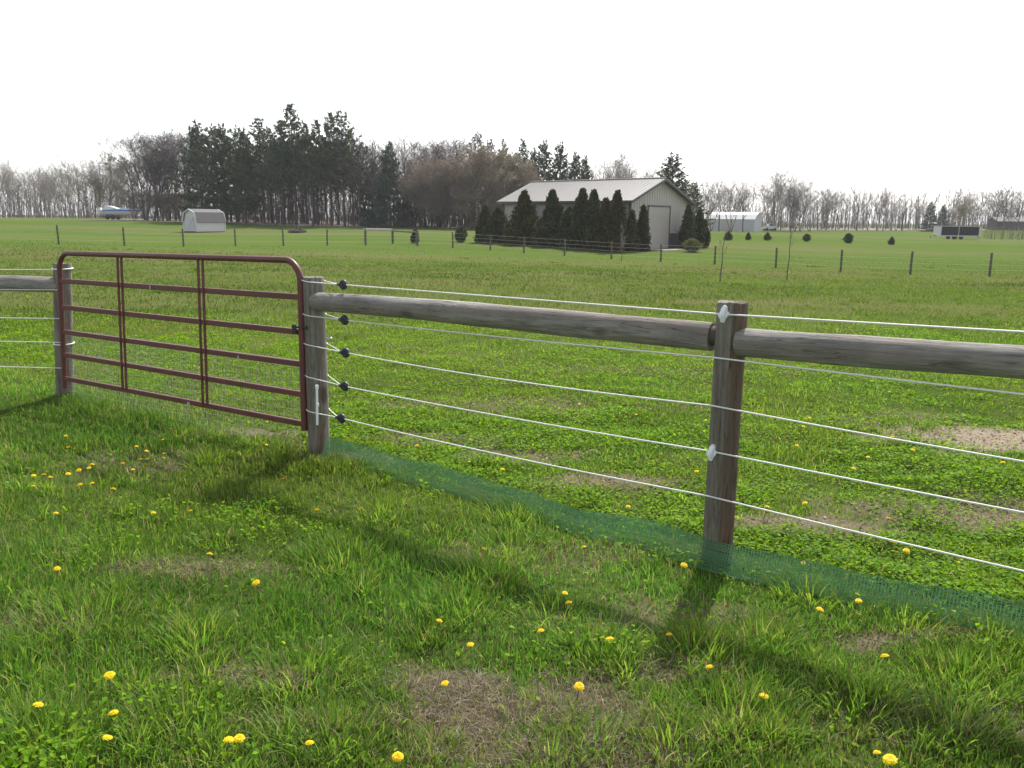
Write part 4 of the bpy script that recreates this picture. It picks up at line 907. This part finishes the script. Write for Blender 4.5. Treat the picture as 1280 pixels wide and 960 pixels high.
def conifer(seed, H, cb, Lmax, whorl, shape, pal, droop=0.0, tipup=.3, nb=5, tuft=.42, tw=.10, stubs=True, gap=.5, per=7, spread=.75):
    """trunk mesh builder and the arrays of a needle crown"""
    q = random.Random(seed); nq = np.random.default_rng(seed); tr = MB()
    lean = [(q.gauss(0, .012) * H, q.gauss(0, .012) * H)]; pts = [(lean[0][0] * (i / 8) ** 2, lean[0][1] * (i / 8) ** 2, H * i / 8 - (.3 if i == 0 else 0)) for i in range(9)]
    tr.tube(pts, [H * .0125 * (1 - .93 * i / 8) + .01 for i in range(9)], 8, False)
    def ctr(z): t = z / H; return Vector((lean[0][0] * t * t, lean[0][1] * t * t, z))
    P, D, K = [], [], []
    z = cb * H
    if stubs:
        zz = H * .12
        while zz < cb * H:
            a = q.uniform(0, 2 * PI); L = q.uniform(.4, 1.8); p = ctr(zz); tr.tube([p, p + Vector((math.cos(a) * L * .6, math.sin(a) * L * .6, .05)), p + Vector((math.cos(a) * L, math.sin(a) * L, -.15 * L))], [.03, .02, .01], 3, False); zz += q.uniform(.25, .6)
    while z < H * .985:
        t = (z - cb * H) / (H * (1 - cb)); Lz = Lmax * shape(t); a0 = q.uniform(0, 2 * PI)
        for k in range(nb):
            L = Lz * q.uniform(1 - gap, 1 + gap * .45)
            if L < .12: L = .12
            if t > .9 and k > 2: continue
            a = a0 + 2 * PI * k / nb + q.uniform(-.4, .4); e = q.uniform(-.05, .30) + .5 * t - droop; p = ctr(z + q.uniform(-.2, .2)); n = max(2, int(L / .42)); bp = [p]
            for i in range(n):
                f = (i + 1) / n; e2 = e + tipup * f * f; bp.append(bp[-1] + Vector((math.cos(a) * math.cos(e2), math.sin(a) * math.cos(e2), math.sin(e2))) * (L / n))
            tr.tube(bp, [.035 * (1 - .8 * i / n) * (.5 + L / Lmax * .6) for i in range(n + 1)], 3, False)
            shade = q.uniform(.7, 1.25); c = pal[q.randrange(len(pal))]
            for i in range(1, n + 1):
                if i / n < .30 and L > 1.2: continue
                for w in range(3 if L > .9 else 1):
                    off = Vector((q.gauss(0, .16), q.gauss(0, .16), q.gauss(0, .07))) * (1 if L > .8 else .5); P.append(bp[i] + off); dv = bp[i] - bp[i - 1]; dv.normalize(); D.append(dv + Vector((0, 0, .15))); K.append([v * shade for v in c])
        z += whorl * q.uniform(.7, 1.3)
    V, F, Cc = fan(np.array(P), np.array(D), tuft, tw, np.array(K), nq, droop * .8, spread, per)
    return tr, V, F, Cc
PINE = [(.064, .094, .054), (.080, .110, .056), (.056, .080, .054), (.098, .112, .064)]
SPRUCE = [(.052, .090, .070), (.062, .10, .078), (.046, .078, .064)]
def make_bare(name, label, seed, bark, twig, buds=None, **kw):
    r = thing(name, label, 'tree', (0, 0, -400)); tr, cr = grow_bare(seed, **kw)
    tr.build('trunk', MAT[bark], r); c = cr.build('crown', MAT[twig], r)
    if buds:
        nb_, pal, sz = buds; q = np.random.default_rng(seed); V = np.array(cr.v); ix = q.integers(0, len(V), nb_); P = V[ix] + q.normal(0, .11, (nb_, 3))
        v, f, c_ = fan(P, q.normal(0, 1, (nb_, 3)), sz, sz * .55, pick(nb_, np.array(pal), var=.3), q, 0, .6, 3); np_obj('foliage', v, [f], MAT['bud'], c_, r)
    return r
def make_con(name, label, seed, *a, bark='pine_bark', **kw):
    r = thing(name, label, 'tree', (0, 0, -400)); tr, V, F, K = conifer(seed, *a, **kw); tr.build('trunk', MAT[bark], r); np_obj('crown', V, [F], MAT['needle'], K, r); return r
PR = {}
def P_(key, fn, H): PR[key] = [fn, H, None]
P_('bareA', lambda: make_bare('bare_tree', '', 21, 'bark_pale', 'twig_pale', H=14, spread=.8, up=.5), 14)
P_('bareB', lambda: make_bare('bare_tree', '', 33, 'bark_pale', 'twig_pale', H=14, spread=1.05, multi=2, up=.35), 14)
P_('bareC', lambda: make_bare('bare_tree', '', 47, 'bark', 'twig', H=14, spread=.9, up=.45), 14)
P_('bareD', lambda: make_bare('bare_tree', '', 58, 'bark', 'twig', H=14, spread=.6, multi=3, up=.5, dens=.9), 14)
P_('dense', lambda: make_bare('bare_tree', '', 91, 'bark', 'twig', (2600, [(.175, .15, .155), (.20, .175, .175), (.15, .13, .14)], .09), H=14, spread=.85, up=.45, low=.2), 14)
P_('bud', lambda: make_bare('budding_tree', '', 61, 'bark', 'twig_pale', (2600, [(.19, .19, .09), (.22, .20, .11), (.17, .16, .10)], .16), H=14, spread=.9, up=.4), 14)
P_('red', lambda: make_bare('budding_tree', '', 73, 'bark', 'twig_pale', (3000, [(.24, .18, .165), (.26, .20, .17), (.20, .155, .15), (.25, .21, .16)], .12), H=11, spread=.75, multi=3, low=.12, up=.5), 11)
P_('redB', lambda: make_bare('budding_tree', '', 79, 'bark', 'twig_pale', (3000, [(.28, .225, .175), (.29, .24, .18), (.23, .185, .155), (.25, .23, .15)], .12), H=11, spread=.8, multi=2, low=.12, up=.5), 11)
pine_sh = lambda t: (1 - t) ** .9 * (.45 + .75 * min(1, t * 4)) + .04
P_('pineA', lambda: make_con('pine_tree', '', 5, 16, .38, 3.5, .62, pine_sh, PINE, gap=.7), 16)
P_('pineB', lambda: make_con('pine_tree', '', 8, 16, .34, 4.1, .72, pine_sh, PINE, gap=.75, nb=5), 16)
P_('pineC', lambda: make_con('pine_tree', '', 12, 16, .10, 4.6, .6, lambda t: (1 - t) ** .85 + .04, PINE, gap=.6, nb=7, stubs=False), 16)
P_('spruce', lambda: make_con('spruce_tree', '', 15, 13, .05, 4.0, .52, lambda t: (1 - t) ** .95 + .03, SPRUCE, droop=.28, tipup=.35, nb=6, stubs=False, gap=.4, tuft=.5), 13)
def plant(key, px, by, ty, Y, label, group, wide=1.0, rz=None):
    fn, H, root = PR[key]; b = at(px, by, Y); z = tz(b[0], b[1]); h = at(px, ty, Y)[2] - z; s = h / H
    q = random.Random(int(px * 31 + ty)); loc = (b[0], b[1], z - .05); rz_ = q.uniform(0, 6.28)
    if root is None:
        root = PR[key][2] = fn(); o = root; o.location = loc; o.rotation_euler = (0, 0, rz_); o.scale = (s * wide, s * wide, s); o['label'] = label; o['group'] = group
    else: o = dup(root, loc, rz_, (s * wide, s * wide, s), label, group)
    later(o, px); return o
gL_, gP, gR, gM, gS = 'bare trees of the hazy wood at the far left', 'tall pines of the grove', 'bare trees along the far right edge of the fields', 'budding and bare trees between grove and shed', 'trees behind the shed'
# far left: hazy wood
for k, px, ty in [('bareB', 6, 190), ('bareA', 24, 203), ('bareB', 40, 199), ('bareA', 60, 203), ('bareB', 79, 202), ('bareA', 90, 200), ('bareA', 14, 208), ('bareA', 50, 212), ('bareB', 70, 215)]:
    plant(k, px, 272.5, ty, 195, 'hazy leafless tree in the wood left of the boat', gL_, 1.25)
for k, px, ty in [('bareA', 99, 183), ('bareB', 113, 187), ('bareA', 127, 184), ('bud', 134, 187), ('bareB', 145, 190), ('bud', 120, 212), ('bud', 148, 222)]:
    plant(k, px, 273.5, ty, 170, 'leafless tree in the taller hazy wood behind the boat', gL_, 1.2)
plant('bareC', 171, 275, 162, 140, 'spreading dark leafless tree with open crown, right above the boat', gL_, 1.45)
for k, px, ty in [('dense', 193, 162), ('bareD', 204, 156), ('bareC', 220, 154), ('dense', 226, 158), ('bareC', 234, 156), ('bareC', 182, 165), ('bareD', 210, 190), ('bareC', 240, 175), ('dense', 185, 168), ('bareC', 199, 156), ('dense', 213, 164), ('dense', 238, 160)]:
    plant(k, px, 277, ty, 124, 'dark leafless tree in the clump between boat and barn', gL_, 1.2)
for px, ty in [(168, 236), (192, 232), (210, 238), (225, 236)]: plant('red', px, 277, ty, 121, 'low reddish budding tree at the foot of the dark clump', gL_, 1.5)
for px, ty, Y in [(304, 184, 118), (322, 172, 120), (340, 182, 117), (352, 170, 121), (366, 176, 118), (382, 168, 120), (395, 180, 117), (409, 170, 121), (424, 178, 118), (438, 172, 116), (448, 180, 115)]:
    plant('dense', px, 282, ty, Y, 'leafless dark twigged tree mixed in among the grove pines', gP, 1.15)
# the pine grove
for k, px, ty, Y, w in [('pineC', 254, 151, 112, 1.15), ('pineB', 268, 155, 110, 1.15), ('pineC', 283, 155, 108, 1.2), ('pineB', 297, 157, 112, 1.1), ('pineC', 308, 160, 107, 1.0)]:
    plant(k, px, 280, ty, Y, 'dense dark pine at the left grove end, behind the barn', gP, w)
for k, px, ty, Y, w in [('pineA', 331, 146, 107, 1.0), ('pineB', 341, 158, 111, 1.0), ('pineA', 355, 149, 106, 1.05)]:
    plant(k, px, 282, ty, Y, 'tall bare trunked pine just left of the tallest pine', gP, w)
plant('pineA', 371, 283, 128, 105, 'tallest pine of the grove, its tip the highest point of the tree line', gP, 1.05)
for k, px, ty, Y, w in [('pineB', 384, 150, 109, 1.0), ('pineA', 398, 148, 106, .9), ('pineB', 392, 165, 103, .9)]:
    plant(k, px, 283, ty, Y, 'thin topped pine between the tallest pine and two spires', gP, w)
plant('pineA', 415, 284, 139, 104, 'slim spired pine right of the tallest pine, left of two spires', gP, .95)
plant('pineA', 431, 284, 137, 103, 'slim spired pine right of the tallest pine, right of two spires', gP, 1.0)
for k, px, ty, Y, w in [('pineB', 442, 158, 106, .9), ('pineA', 424, 172, 108, .9), ('pineB', 362, 178, 110, .9), ('pineA', 346, 172, 102.5, .8)]:
    plant(k, px, 284, ty, Y, 'shorter pine filling the grove under the spires', gP, w)
for k, px, ty, Y in [('bareC', 452, 152, 104), ('bareD', 463, 153, 106), ('bareA', 473, 162, 108), ('bareC', 470, 175, 102)]: plant(k, px, 284.5, ty, Y, 'leafless fine twigged tree at the right pine grove end', gM, 1.15)
plant('spruce', 488, 285, 176, 101, 'drooping spruce with bare gaps between its boughs, right of the pine grove', gM, .85)
plant('spruce', 468, 285, 198, 105, 'shorter bluish spruce tucked left of the drooping spruce', gM, .95)
for k, px, ty, Y in [('bareB', 505, 164, 110), ('bareA', 516, 165, 108), ('bareA', 527, 171, 112), ('bareB', 511, 190, 104)]: plant(k, px, 285, ty, Y, 'pale slender leafless tree just right of the drooping spruce', gM, 1.1)
for k, px, ty, Y in [('bareC', 540, 164, 112), ('bareD', 552, 166, 114), ('bareC', 565, 158, 112), ('bareB', 577, 160, 114), ('dense', 532, 190, 106), ('bareA', 588, 172, 112), ('dense', 548, 174, 108), ('dense', 568, 170, 108), ('dense', 583, 170, 110)]: plant(k, px, 286, ty, Y, 'leafless tree rising behind the reddish thicket', gM, 1.2)
plant('pineB', 599, 286, 164, 114, 'dark topped pine rising behind the brown thicket left of the shed', gM, .8)
plant('pineA', 612, 286, 172, 116, 'narrow pine just right of the dark topped pine behind the thicket', gM, .7)
plant('spruce', 629, 286, 173, 116, 'small pointed conifer above the brown thicket, left of the shed roof', gM, .6)
for k, px, ty, Y, w in [('red', 519, 206, 102, 1.2), ('red', 533, 198, 101, 1.2), ('red', 548, 190, 100, 1.25), ('red', 563, 192, 99, 1.25), ('red', 540, 235, 98.5, 1.5), ('red', 557, 238, 98, 1.5)]:
    plant(k, px, 286, ty, Y, 'reddish brown budding tree in the left half of the thicket', gM, w)
for k, px, ty, Y, w in [('redB', 580, 184, 99, 1.2), ('redB', 596, 174, 98, 1.2), ('redB', 613, 178, 97, 1.2), ('redB', 630, 180, 97, 1.2), ('redB', 645, 194, 98, 1.1), ('redB', 588, 228, 97, 1.5), ('redB', 607, 232, 96, 1.5), ('red', 626, 232, 96, 1.5)]:
    plant(k, px, 286.5, ty, Y, 'tan budding tree in the right thicket half beside the shed', gM, w)
plant('spruce', 652, 287, 173, 112, 'pointed spruce behind the left end of the shed roof', gS, .8)
for k, px, ty, Y, w in [('pineC', 679, 175, 104, 1.0), ('pineC', 698, 177, 106, .95), ('pineC', 667, 184, 108, .8)]: plant(k, px, 287, ty, Y, 'full dark pine in the dense group behind the shed roof', gS, w)
for k, px, ty, Y, w in [('pineC', 717, 189, 106, .85), ('pineC', 730, 194, 104, .8)]: plant(k, px, 287, ty, Y, 'lower dark pine behind the middle of the shed roof', gS, w)
for k, px, ty, Y in [('bareB', 742, 184, 118), ('bareA', 757, 183, 120), ('bareB', 768, 178, 116), ('bareA', 782, 181, 120), ('bareB', 796, 190, 122), ('bareA', 812, 188, 120), ('bareB', 748, 200, 112), ('bareA', 800, 205, 125)]: plant(k, px, 287.5, ty, Y, 'pale leafless tree above the middle of the shed ridge', gS, 1.15)
plant('bud', 788, 288, 214, 110, 'yellowish budding tree low behind the shed ridge', gS, 1.0)
plant('pineC', 839, 288, 190, 96, 'broad grey green pine standing over the right gable of the shed', gS, 1.45)
plant('pineC', 866, 288, 228, 112, 'lower grey green pine right of the shed gable', gS, 1.2)
for k, px, ty, Y in [('bareB', 876, 214, 140), ('bareD', 889, 215, 160), ('bareC', 899, 217, 155), ('bareD', 914, 213, 158), ('bareC', 929, 217, 157), ('bareB', 941, 222, 175)]: plant(k, px, 288.5, ty, Y if k not in ('bareC', 'bareD') else 152, 'leafless tree standing around the long pale barn', gR, 1.15)
for k, px, ty in [('bareD', 962, 200), ('bareB', 976, 197), ('bareA', 968, 205)]: plant(k, px, 288.5, ty, 178, 'tall leafless tree in the highest clump right of the barn', gR, 1.15)
for k, px, ty in [('bareD', 988, 213), ('bareD', 1000, 214), ('bareB', 1012, 222), ('bareD', 994, 232)]: plant(k, px, 288.5, ty, 172, 'slanting multi stemmed leafless tree right of the highest clump', gR, 1.4)
for k, px, ty in [('bareC', 1022, 232), ('bareA', 1032, 230), ('bareC', 1044, 234), ('bareA', 1056, 238), ('bareA', 1027, 245)]: plant(k, px, 289, ty, 185, 'small leafless tree in the low stretch past the slanting trees', gR, 1.25)
plant('bareC', 1071, 289, 224, 182, 'leafless tree standing tallest of the low stretch in the right tree line', gR, 1.2)
for k, px, ty in [('bareC', 1084, 238), ('bareC', 1096, 231), ('bareC', 1103, 236), ('bareA', 1113, 240), ('bareC', 1127, 233), ('bareD', 1120, 252)]: plant(k, px, 289, ty, 184, 'leafless tree of the right tree line before the gap', gR, 1.2)
plant('bareA', 1145, 289, 250, 190, 'thin leafless tree alone in the gap left of the far spruces', gR, 1.1)
plant('spruce', 1161, 289, 251, 178, 'far dark spruce left of the black sided trailer, the darker of two', gR, 1.0)
plant('pineC', 1177, 289, 255, 180, 'far shaggy pine just above the left end of the black sided trailer', gR, 1.2)
plant('bud', 1191, 289, 252, 176, 'yellowish budding tree directly above the black sided trailer', gR, 1.3)
for k, px, ty in [('bareA', 1205, 228), ('bareB', 1216, 229), ('bareB', 1199, 240)]: plant(k, px, 289, ty, 182, 'tall pale leafless tree right above the black sided trailer', gR, 1.2)
for k, px, ty in [('bareC', 1243, 234), ('bareC', 1254, 231), ('bareC', 1271, 232), ('bareC', 1284, 236), ('bareA', 1232, 245), ('bareD', 1262, 250)]: plant(k, px, 290, ty, 180, 'dark leafless tree around the brown building', gR, 1.3)

# thin trunks of the grove and brush at its foot, far woods as one mass
brng = np.random.default_rng(77)
def brush(name, label, spots, mat_col, kind='stuff', buds=True):
    """many thin upright stems: each a narrow three sided pole with side twigs, from (x, y, h, r)"""
    V, F, K = [], [], []; o = 0
    for x, y, h, r in spots:
        z = tz(x, y); c = mat_col[brng.integers(len(mat_col))] * brng.uniform(.75, 1.25); lx, ly = brng.normal(0, .08 * h, 2)
        segs = [((x, y, z - .1), (x + lx, y + ly, z + h), r)]
        for k in range(int(3 + h * .9)):
            t = brng.uniform(.2, .95); a = brng.uniform(0, 2 * PI); L = h * brng.uniform(.12, .34); bx, by, bz = x + lx * t, y + ly * t, z + h * t
            segs.append(((bx, by, bz), (bx + math.cos(a) * L * .6, by + math.sin(a) * L * .6, bz + L * .8), r * .5))
            if h > 6:
                for j in range(2):
                    a2 = a + brng.normal(0, .9); s_ = brng.uniform(.3, .9); p0 = (bx + math.cos(a) * L * .6 * s_, by + math.sin(a) * L * .6 * s_, bz + L * .8 * s_); segs.append((p0, (p0[0] + math.cos(a2) * L * .35, p0[1] + math.sin(a2) * L * .35, p0[2] + L * .5), r * .3))
        for p, q_, rr in segs:
            for k in range(3):
                a = 2 * PI * k / 3; V.append((p[0] + rr * math.cos(a), p[1] + rr * math.sin(a), p[2]))
            for k in range(3):
                a = 2 * PI * k / 3; V.append((q_[0] + rr * .4 * math.cos(a), q_[1] + rr * .4 * math.sin(a), q_[2]))
            for k in range(3): F.append((o + k, o + (k + 1) % 3, o + 3 + (k + 1) % 3, o + 3 + k))
            o += 6; K += [c] * 6
    return tag(np_obj(name, np.array(V), [np.array(F)], MAT['bud'], np.array(K)), label, 'undergrowth', kind=kind)
def edge_y(x): return np.interp(x, [-62, -38, -30, -24, -10, 0, 22], [117, 109, 104, 101.5, 98.5, 96, 97])
sp = []
for k in range(900):
    x = brng.uniform(-52, 6); y = edge_y(x) + 1.5 + 24 * brng.random() ** 1.5; sp.append((x, y, brng.uniform(1.2, 4.5), brng.uniform(.015, .035)))
for k in range(150):
    x = brng.uniform(-40, -12); y = edge_y(x) + 3 + 22 * brng.random(); sp.append((x, y, brng.uniform(6, 11), brng.uniform(.05, .10)))
for k in range(420):
    x = brng.uniform(-14, 3); y = edge_y(x) + .5 + 6 * brng.random(); sp.append((x, y, brng.uniform(1.5, 5.5), brng.uniform(.02, .04)))
brush('undergrowth', 'grey brown brush and saplings at the foot of the woods left of the shed', sp, np.array([[.10, .082, .08], [.13, .10, .09], [.085, .07, .075], [.15, .12, .10]]))
sp = []
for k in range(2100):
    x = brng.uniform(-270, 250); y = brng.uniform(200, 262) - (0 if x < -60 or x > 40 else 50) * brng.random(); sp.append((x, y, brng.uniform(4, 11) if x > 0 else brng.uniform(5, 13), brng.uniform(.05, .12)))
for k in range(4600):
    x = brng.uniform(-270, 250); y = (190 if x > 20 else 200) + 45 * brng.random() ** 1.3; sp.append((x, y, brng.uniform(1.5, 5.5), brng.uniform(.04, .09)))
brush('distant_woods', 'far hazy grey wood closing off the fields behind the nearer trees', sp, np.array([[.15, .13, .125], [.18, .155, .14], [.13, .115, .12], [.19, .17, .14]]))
sp = []
for k in range(420):
    x = brng.uniform(70.5, 95); y = brng.uniform(121, 134); sp.append((x, y, brng.uniform(.8, 1.9), brng.uniform(.02, .04)))
brush('dead_weeds', 'tall tan dead weeds in a bank at the right edge beyond the trailer', sp, np.array([[.25, .22, .15], [.21, .18, .13], [.28, .25, .17]]))

# ------------------------------------------------------------------ evergreens at the shed and little shrubs
def arbor(name, label, seed, H, R, n, pal, shape, group, cat='evergreen', leaf=.16):
    r = thing(name, label, cat, (0, 0, 0), 0, group); q = np.random.default_rng(seed); core = MB()
    prof = [(max(.02, R * shape(t) * .72), H * t * .97 + .05) for t in np.linspace(0, 1, 9)]
    core.tube([(0, 0, -.1), (0, 0, H * .5), (0, 0, H * .9)], [.09, .06, .02], 6); core.build('trunk', MAT['bark'], r)
    t = q.random(n) ** 1.25; a = q.uniform(0, 2 * PI, n); lump = 1 + .22 * np.sin(a * 3 + t * 9 + seed) + .2 * np.sin(a * 4 - t * 17 + seed) + q.normal(0, .16, n)
    rr = R * np.array([shape(v) for v in t]) * lump * (.45 + .55 * q.random(n) ** .35)
    P = np.stack([rr * np.cos(a), rr * np.sin(a), H * t * .96 + .06], -1); D = np.stack([np.cos(a) * .55, np.sin(a) * .55, np.full(n, .95)], -1)
    col = pick(n, np.array(pal), var=.3)
    v, f, c_ = fan(P, D, leaf, leaf * .5, col, q, 0, .35, 3); np_obj('foliage', v, [f], MAT['arbor'], c_, r); return r
DARKG = [(.060, .074, .038), (.076, .084, .041), (.048, .060, .034), (.096, .094, .048)]
BROWNG = [(.070, .076, .030), (.090, .082, .036), (.056, .060, .028)]
YELG = [(.16, .17, .07), (.19, .20, .09), (.13, .15, .06)]
cone = lambda t: (1 - t) ** .88 * (.85 + .15 * min(1, t * 5)) + .015
colm = lambda t: (1 - t ** 1.6) ** .95 * (.8 + .2 * min(1, t * 3)) + .015
ball = lambda t: max(.05, math.sin(PI * (.12 + .86 * t))) ** .7
gx_ = np.array([.67, .74]); ly_ = np.array([-.74, .67]); nl = np.array([-.74, -.67]) ; 
def on_line(px, P0, D):
    r = ray(px, 300); k = r[0] / r[1]; s = (k * P0[1] - P0[0]) / (D[0] - k * D[1]); return P0 + D * s
gE = 'dark evergreens along the shed'; hedge0 = S0[:2] - gx_ * 1.9
for i, (px, ty, wpx, pal, shp, lab) in enumerate([
    (606, 258, 17, BROWNG, cone, 'bronze green evergreen at the far left end of the shed hedge'), (622, 261, 22, DARKG, colm, 'low dark green evergreen second from the left end of the shed hedge'),
    (655, 239, 36, BROWNG, cone, 'wide conical evergreen before the left part of the shed wall, tip above the eave'), (690, 238, 32, DARKG, cone, 'conical evergreen before the middle of the shed, slightly left of a low neighbour'),
    (711, 261, 20, DARKG, colm, 'low evergreen squeezed in the middle of the shed hedge'), (727, 236, 30, DARKG, cone, 'tallest dark evergreen in the shed hedge, left of a close twin'),
    (741, 238, 26, DARKG, cone, 'tall dark evergreen in the shed hedge, right of its close twin'), (756, 249, 22, BROWNG, cone, 'olive evergreen between the close twins and the pointed right end tree'),
    (770, 239, 27, BROWNG, cone, 'olive pointed evergreen at the right end of the long shed wall')]):
    p2 = on_line(px, hedge0, ly_); z = tz(*p2); H = at(px, ty, p2[1])[2] - z; Rr = wpx / 2 * p2[1] / FPX * 1.32
    o = arbor('evergreen_shrub', lab, 100 + i, H, Rr, 3400, pal, shp, gE); o.location = (p2[0], p2[1], z)
gab0 = S0[:2] - ly_ * 1.0
for i, (px, ty, wpx, lab) in enumerate([(789, 264, 15, 'narrow dark evergreen at the front corner of the shed'), (803, 258, 15, 'narrow dark evergreen left of the overhead door'), (859, 257, 17, 'narrow dark evergreen at the right corner of the shed gable, tallest of three'),
                                        (873, 263, 15, 'narrow dark evergreen in the middle of three right of the shed'), (880, 277, 11, 'short dark evergreen at the right end of three right of the shed')]):
    p2 = on_line(px, gab0, gx_); z = tz(*p2); H = at(px, ty, p2[1])[2] - z; Rr = wpx / 2 * p2[1] / FPX * 1.0
    o = arbor('evergreen_shrub', lab, 120 + i, H, Rr, 2200, DARKG, colm, gE, leaf=.13); o.location = (p2[0], p2[1], z)
q = hit(865, 315); arbor('bush', 'round yellowish bush on the grass at the right corner of the shed', 131, .72, .46, 900, YELG, ball, None, 'bush', .10).location = q
gB = 'little evergreens scattered over the fields'
for i, (px, by, ty, w, lab) in enumerate([(519, 304, 289, 8, 'small dark evergreen beside the right post of the hurdle'), (576, 303, 287, 11, 'small round evergreen alone in the field left of the shed hedge'),
    (885, 300, 294, 5, 'tiny evergreen peeping out right of the narrow shed evergreens'), (910, 300.5, 291, 9, 'small evergreen in the right field, first of a loose row after the shed'), (935, 300, 292.5, 5, 'smallest evergreen of the loose row in the right field'), (959, 300.5, 292.5, 8, 'small evergreen below the tiny pale truck in the right field'),
    (1008, 302, 294, 7, 'small round evergreen halfway along the loose row in the right field'), (1060, 304, 293.5, 9, 'largest round evergreen of the loose row in the right field'), (1114, 306, 298, 6, 'pointed little evergreen at the right end of the loose row')]):
    p = hit(px, by); H = (by - ty) * p[1] / FPX; arbor('small_evergreen', lab, 140 + i, H, w / 2 * p[1] / FPX, 700, DARKG, ball if 'round' in lab else colm, gB, 'evergreen', max(.07, H * .13)).location = p
# saplings
def sapling(label, px, by, ty, seed, lean, dens):
    p = hit(px, by); H = at(px, ty, p[1])[2] - p[2]; r = thing('sapling', label, 'sapling', p, 0, 'thin bare saplings in the field'); q = random.Random(seed); tr, cr = MB(), MB()
    pts = [(lean * t * t * H + q.gauss(0, .012), q.gauss(0, .012), H * t) for t in [i / 8 for i in range(9)]]; tr.tube(pts, [.022 * (1 - .75 * i / 8) * max(1, H / 2.2) for i in range(9)], 6); tr.build('trunk', MAT['bark'], r)
    for k in range(dens):
        t = q.uniform(.3, .98); i = int(t * 8); b = Vector(pts[i]); a = q.uniform(0, 6.28); L = H * q.uniform(.1, .24) * (1.2 - t * .6)
        e = b + Vector((math.cos(a) * L * .5, math.sin(a) * L * .5, L)); cr.tube([b, (b + e) / 2 + Vector((math.cos(a) * .03, 0, -.02)), e], [.008, .006, .004], 3, False)
        for j in range(2): f = b.lerp(e, q.uniform(.4, .9)); cr.tube([f, f + Vector((q.gauss(0, .12), q.gauss(0, .12), q.uniform(.08, .25))) * H * .4], [.005, .003], 3, False)
    cr.build('crown', MAT['twig_pale'], r); return r
sapling('thin bare sapling with a straight dark stem in front of the right far fence', 984, 350, 272, 3, .0, 10)
sapling('thin bare sapling leaning right, nearest the yellowish bush and shed corner', 900, 353, 285, 4, .055, 7)
sapling('pale little bare tree with twiggy crown before the right end of the shed hedge', 777, 326, 281, 5, .0, 34)
settle()

# thin spring haze over the fields
hv = NT('haze_air'); pvn = hv.n('ShaderNodeVolumePrincipled'); pvn.inputs['Color'].default_value = (.93, .95, 1, 1); pvn.inputs['Density'].default_value = .00030; pvn.inputs['Anisotropy'].default_value = .2
hv.l(pvn.outputs[0], hv.out.inputs['Volume'])
m = MB(); m.box((0, 1450, 11.0), (7300, 4500, 28.0)); tag(m.build('haze', hv.m), 'thin pale spring haze over the fields', 'haze', kind='stuff')
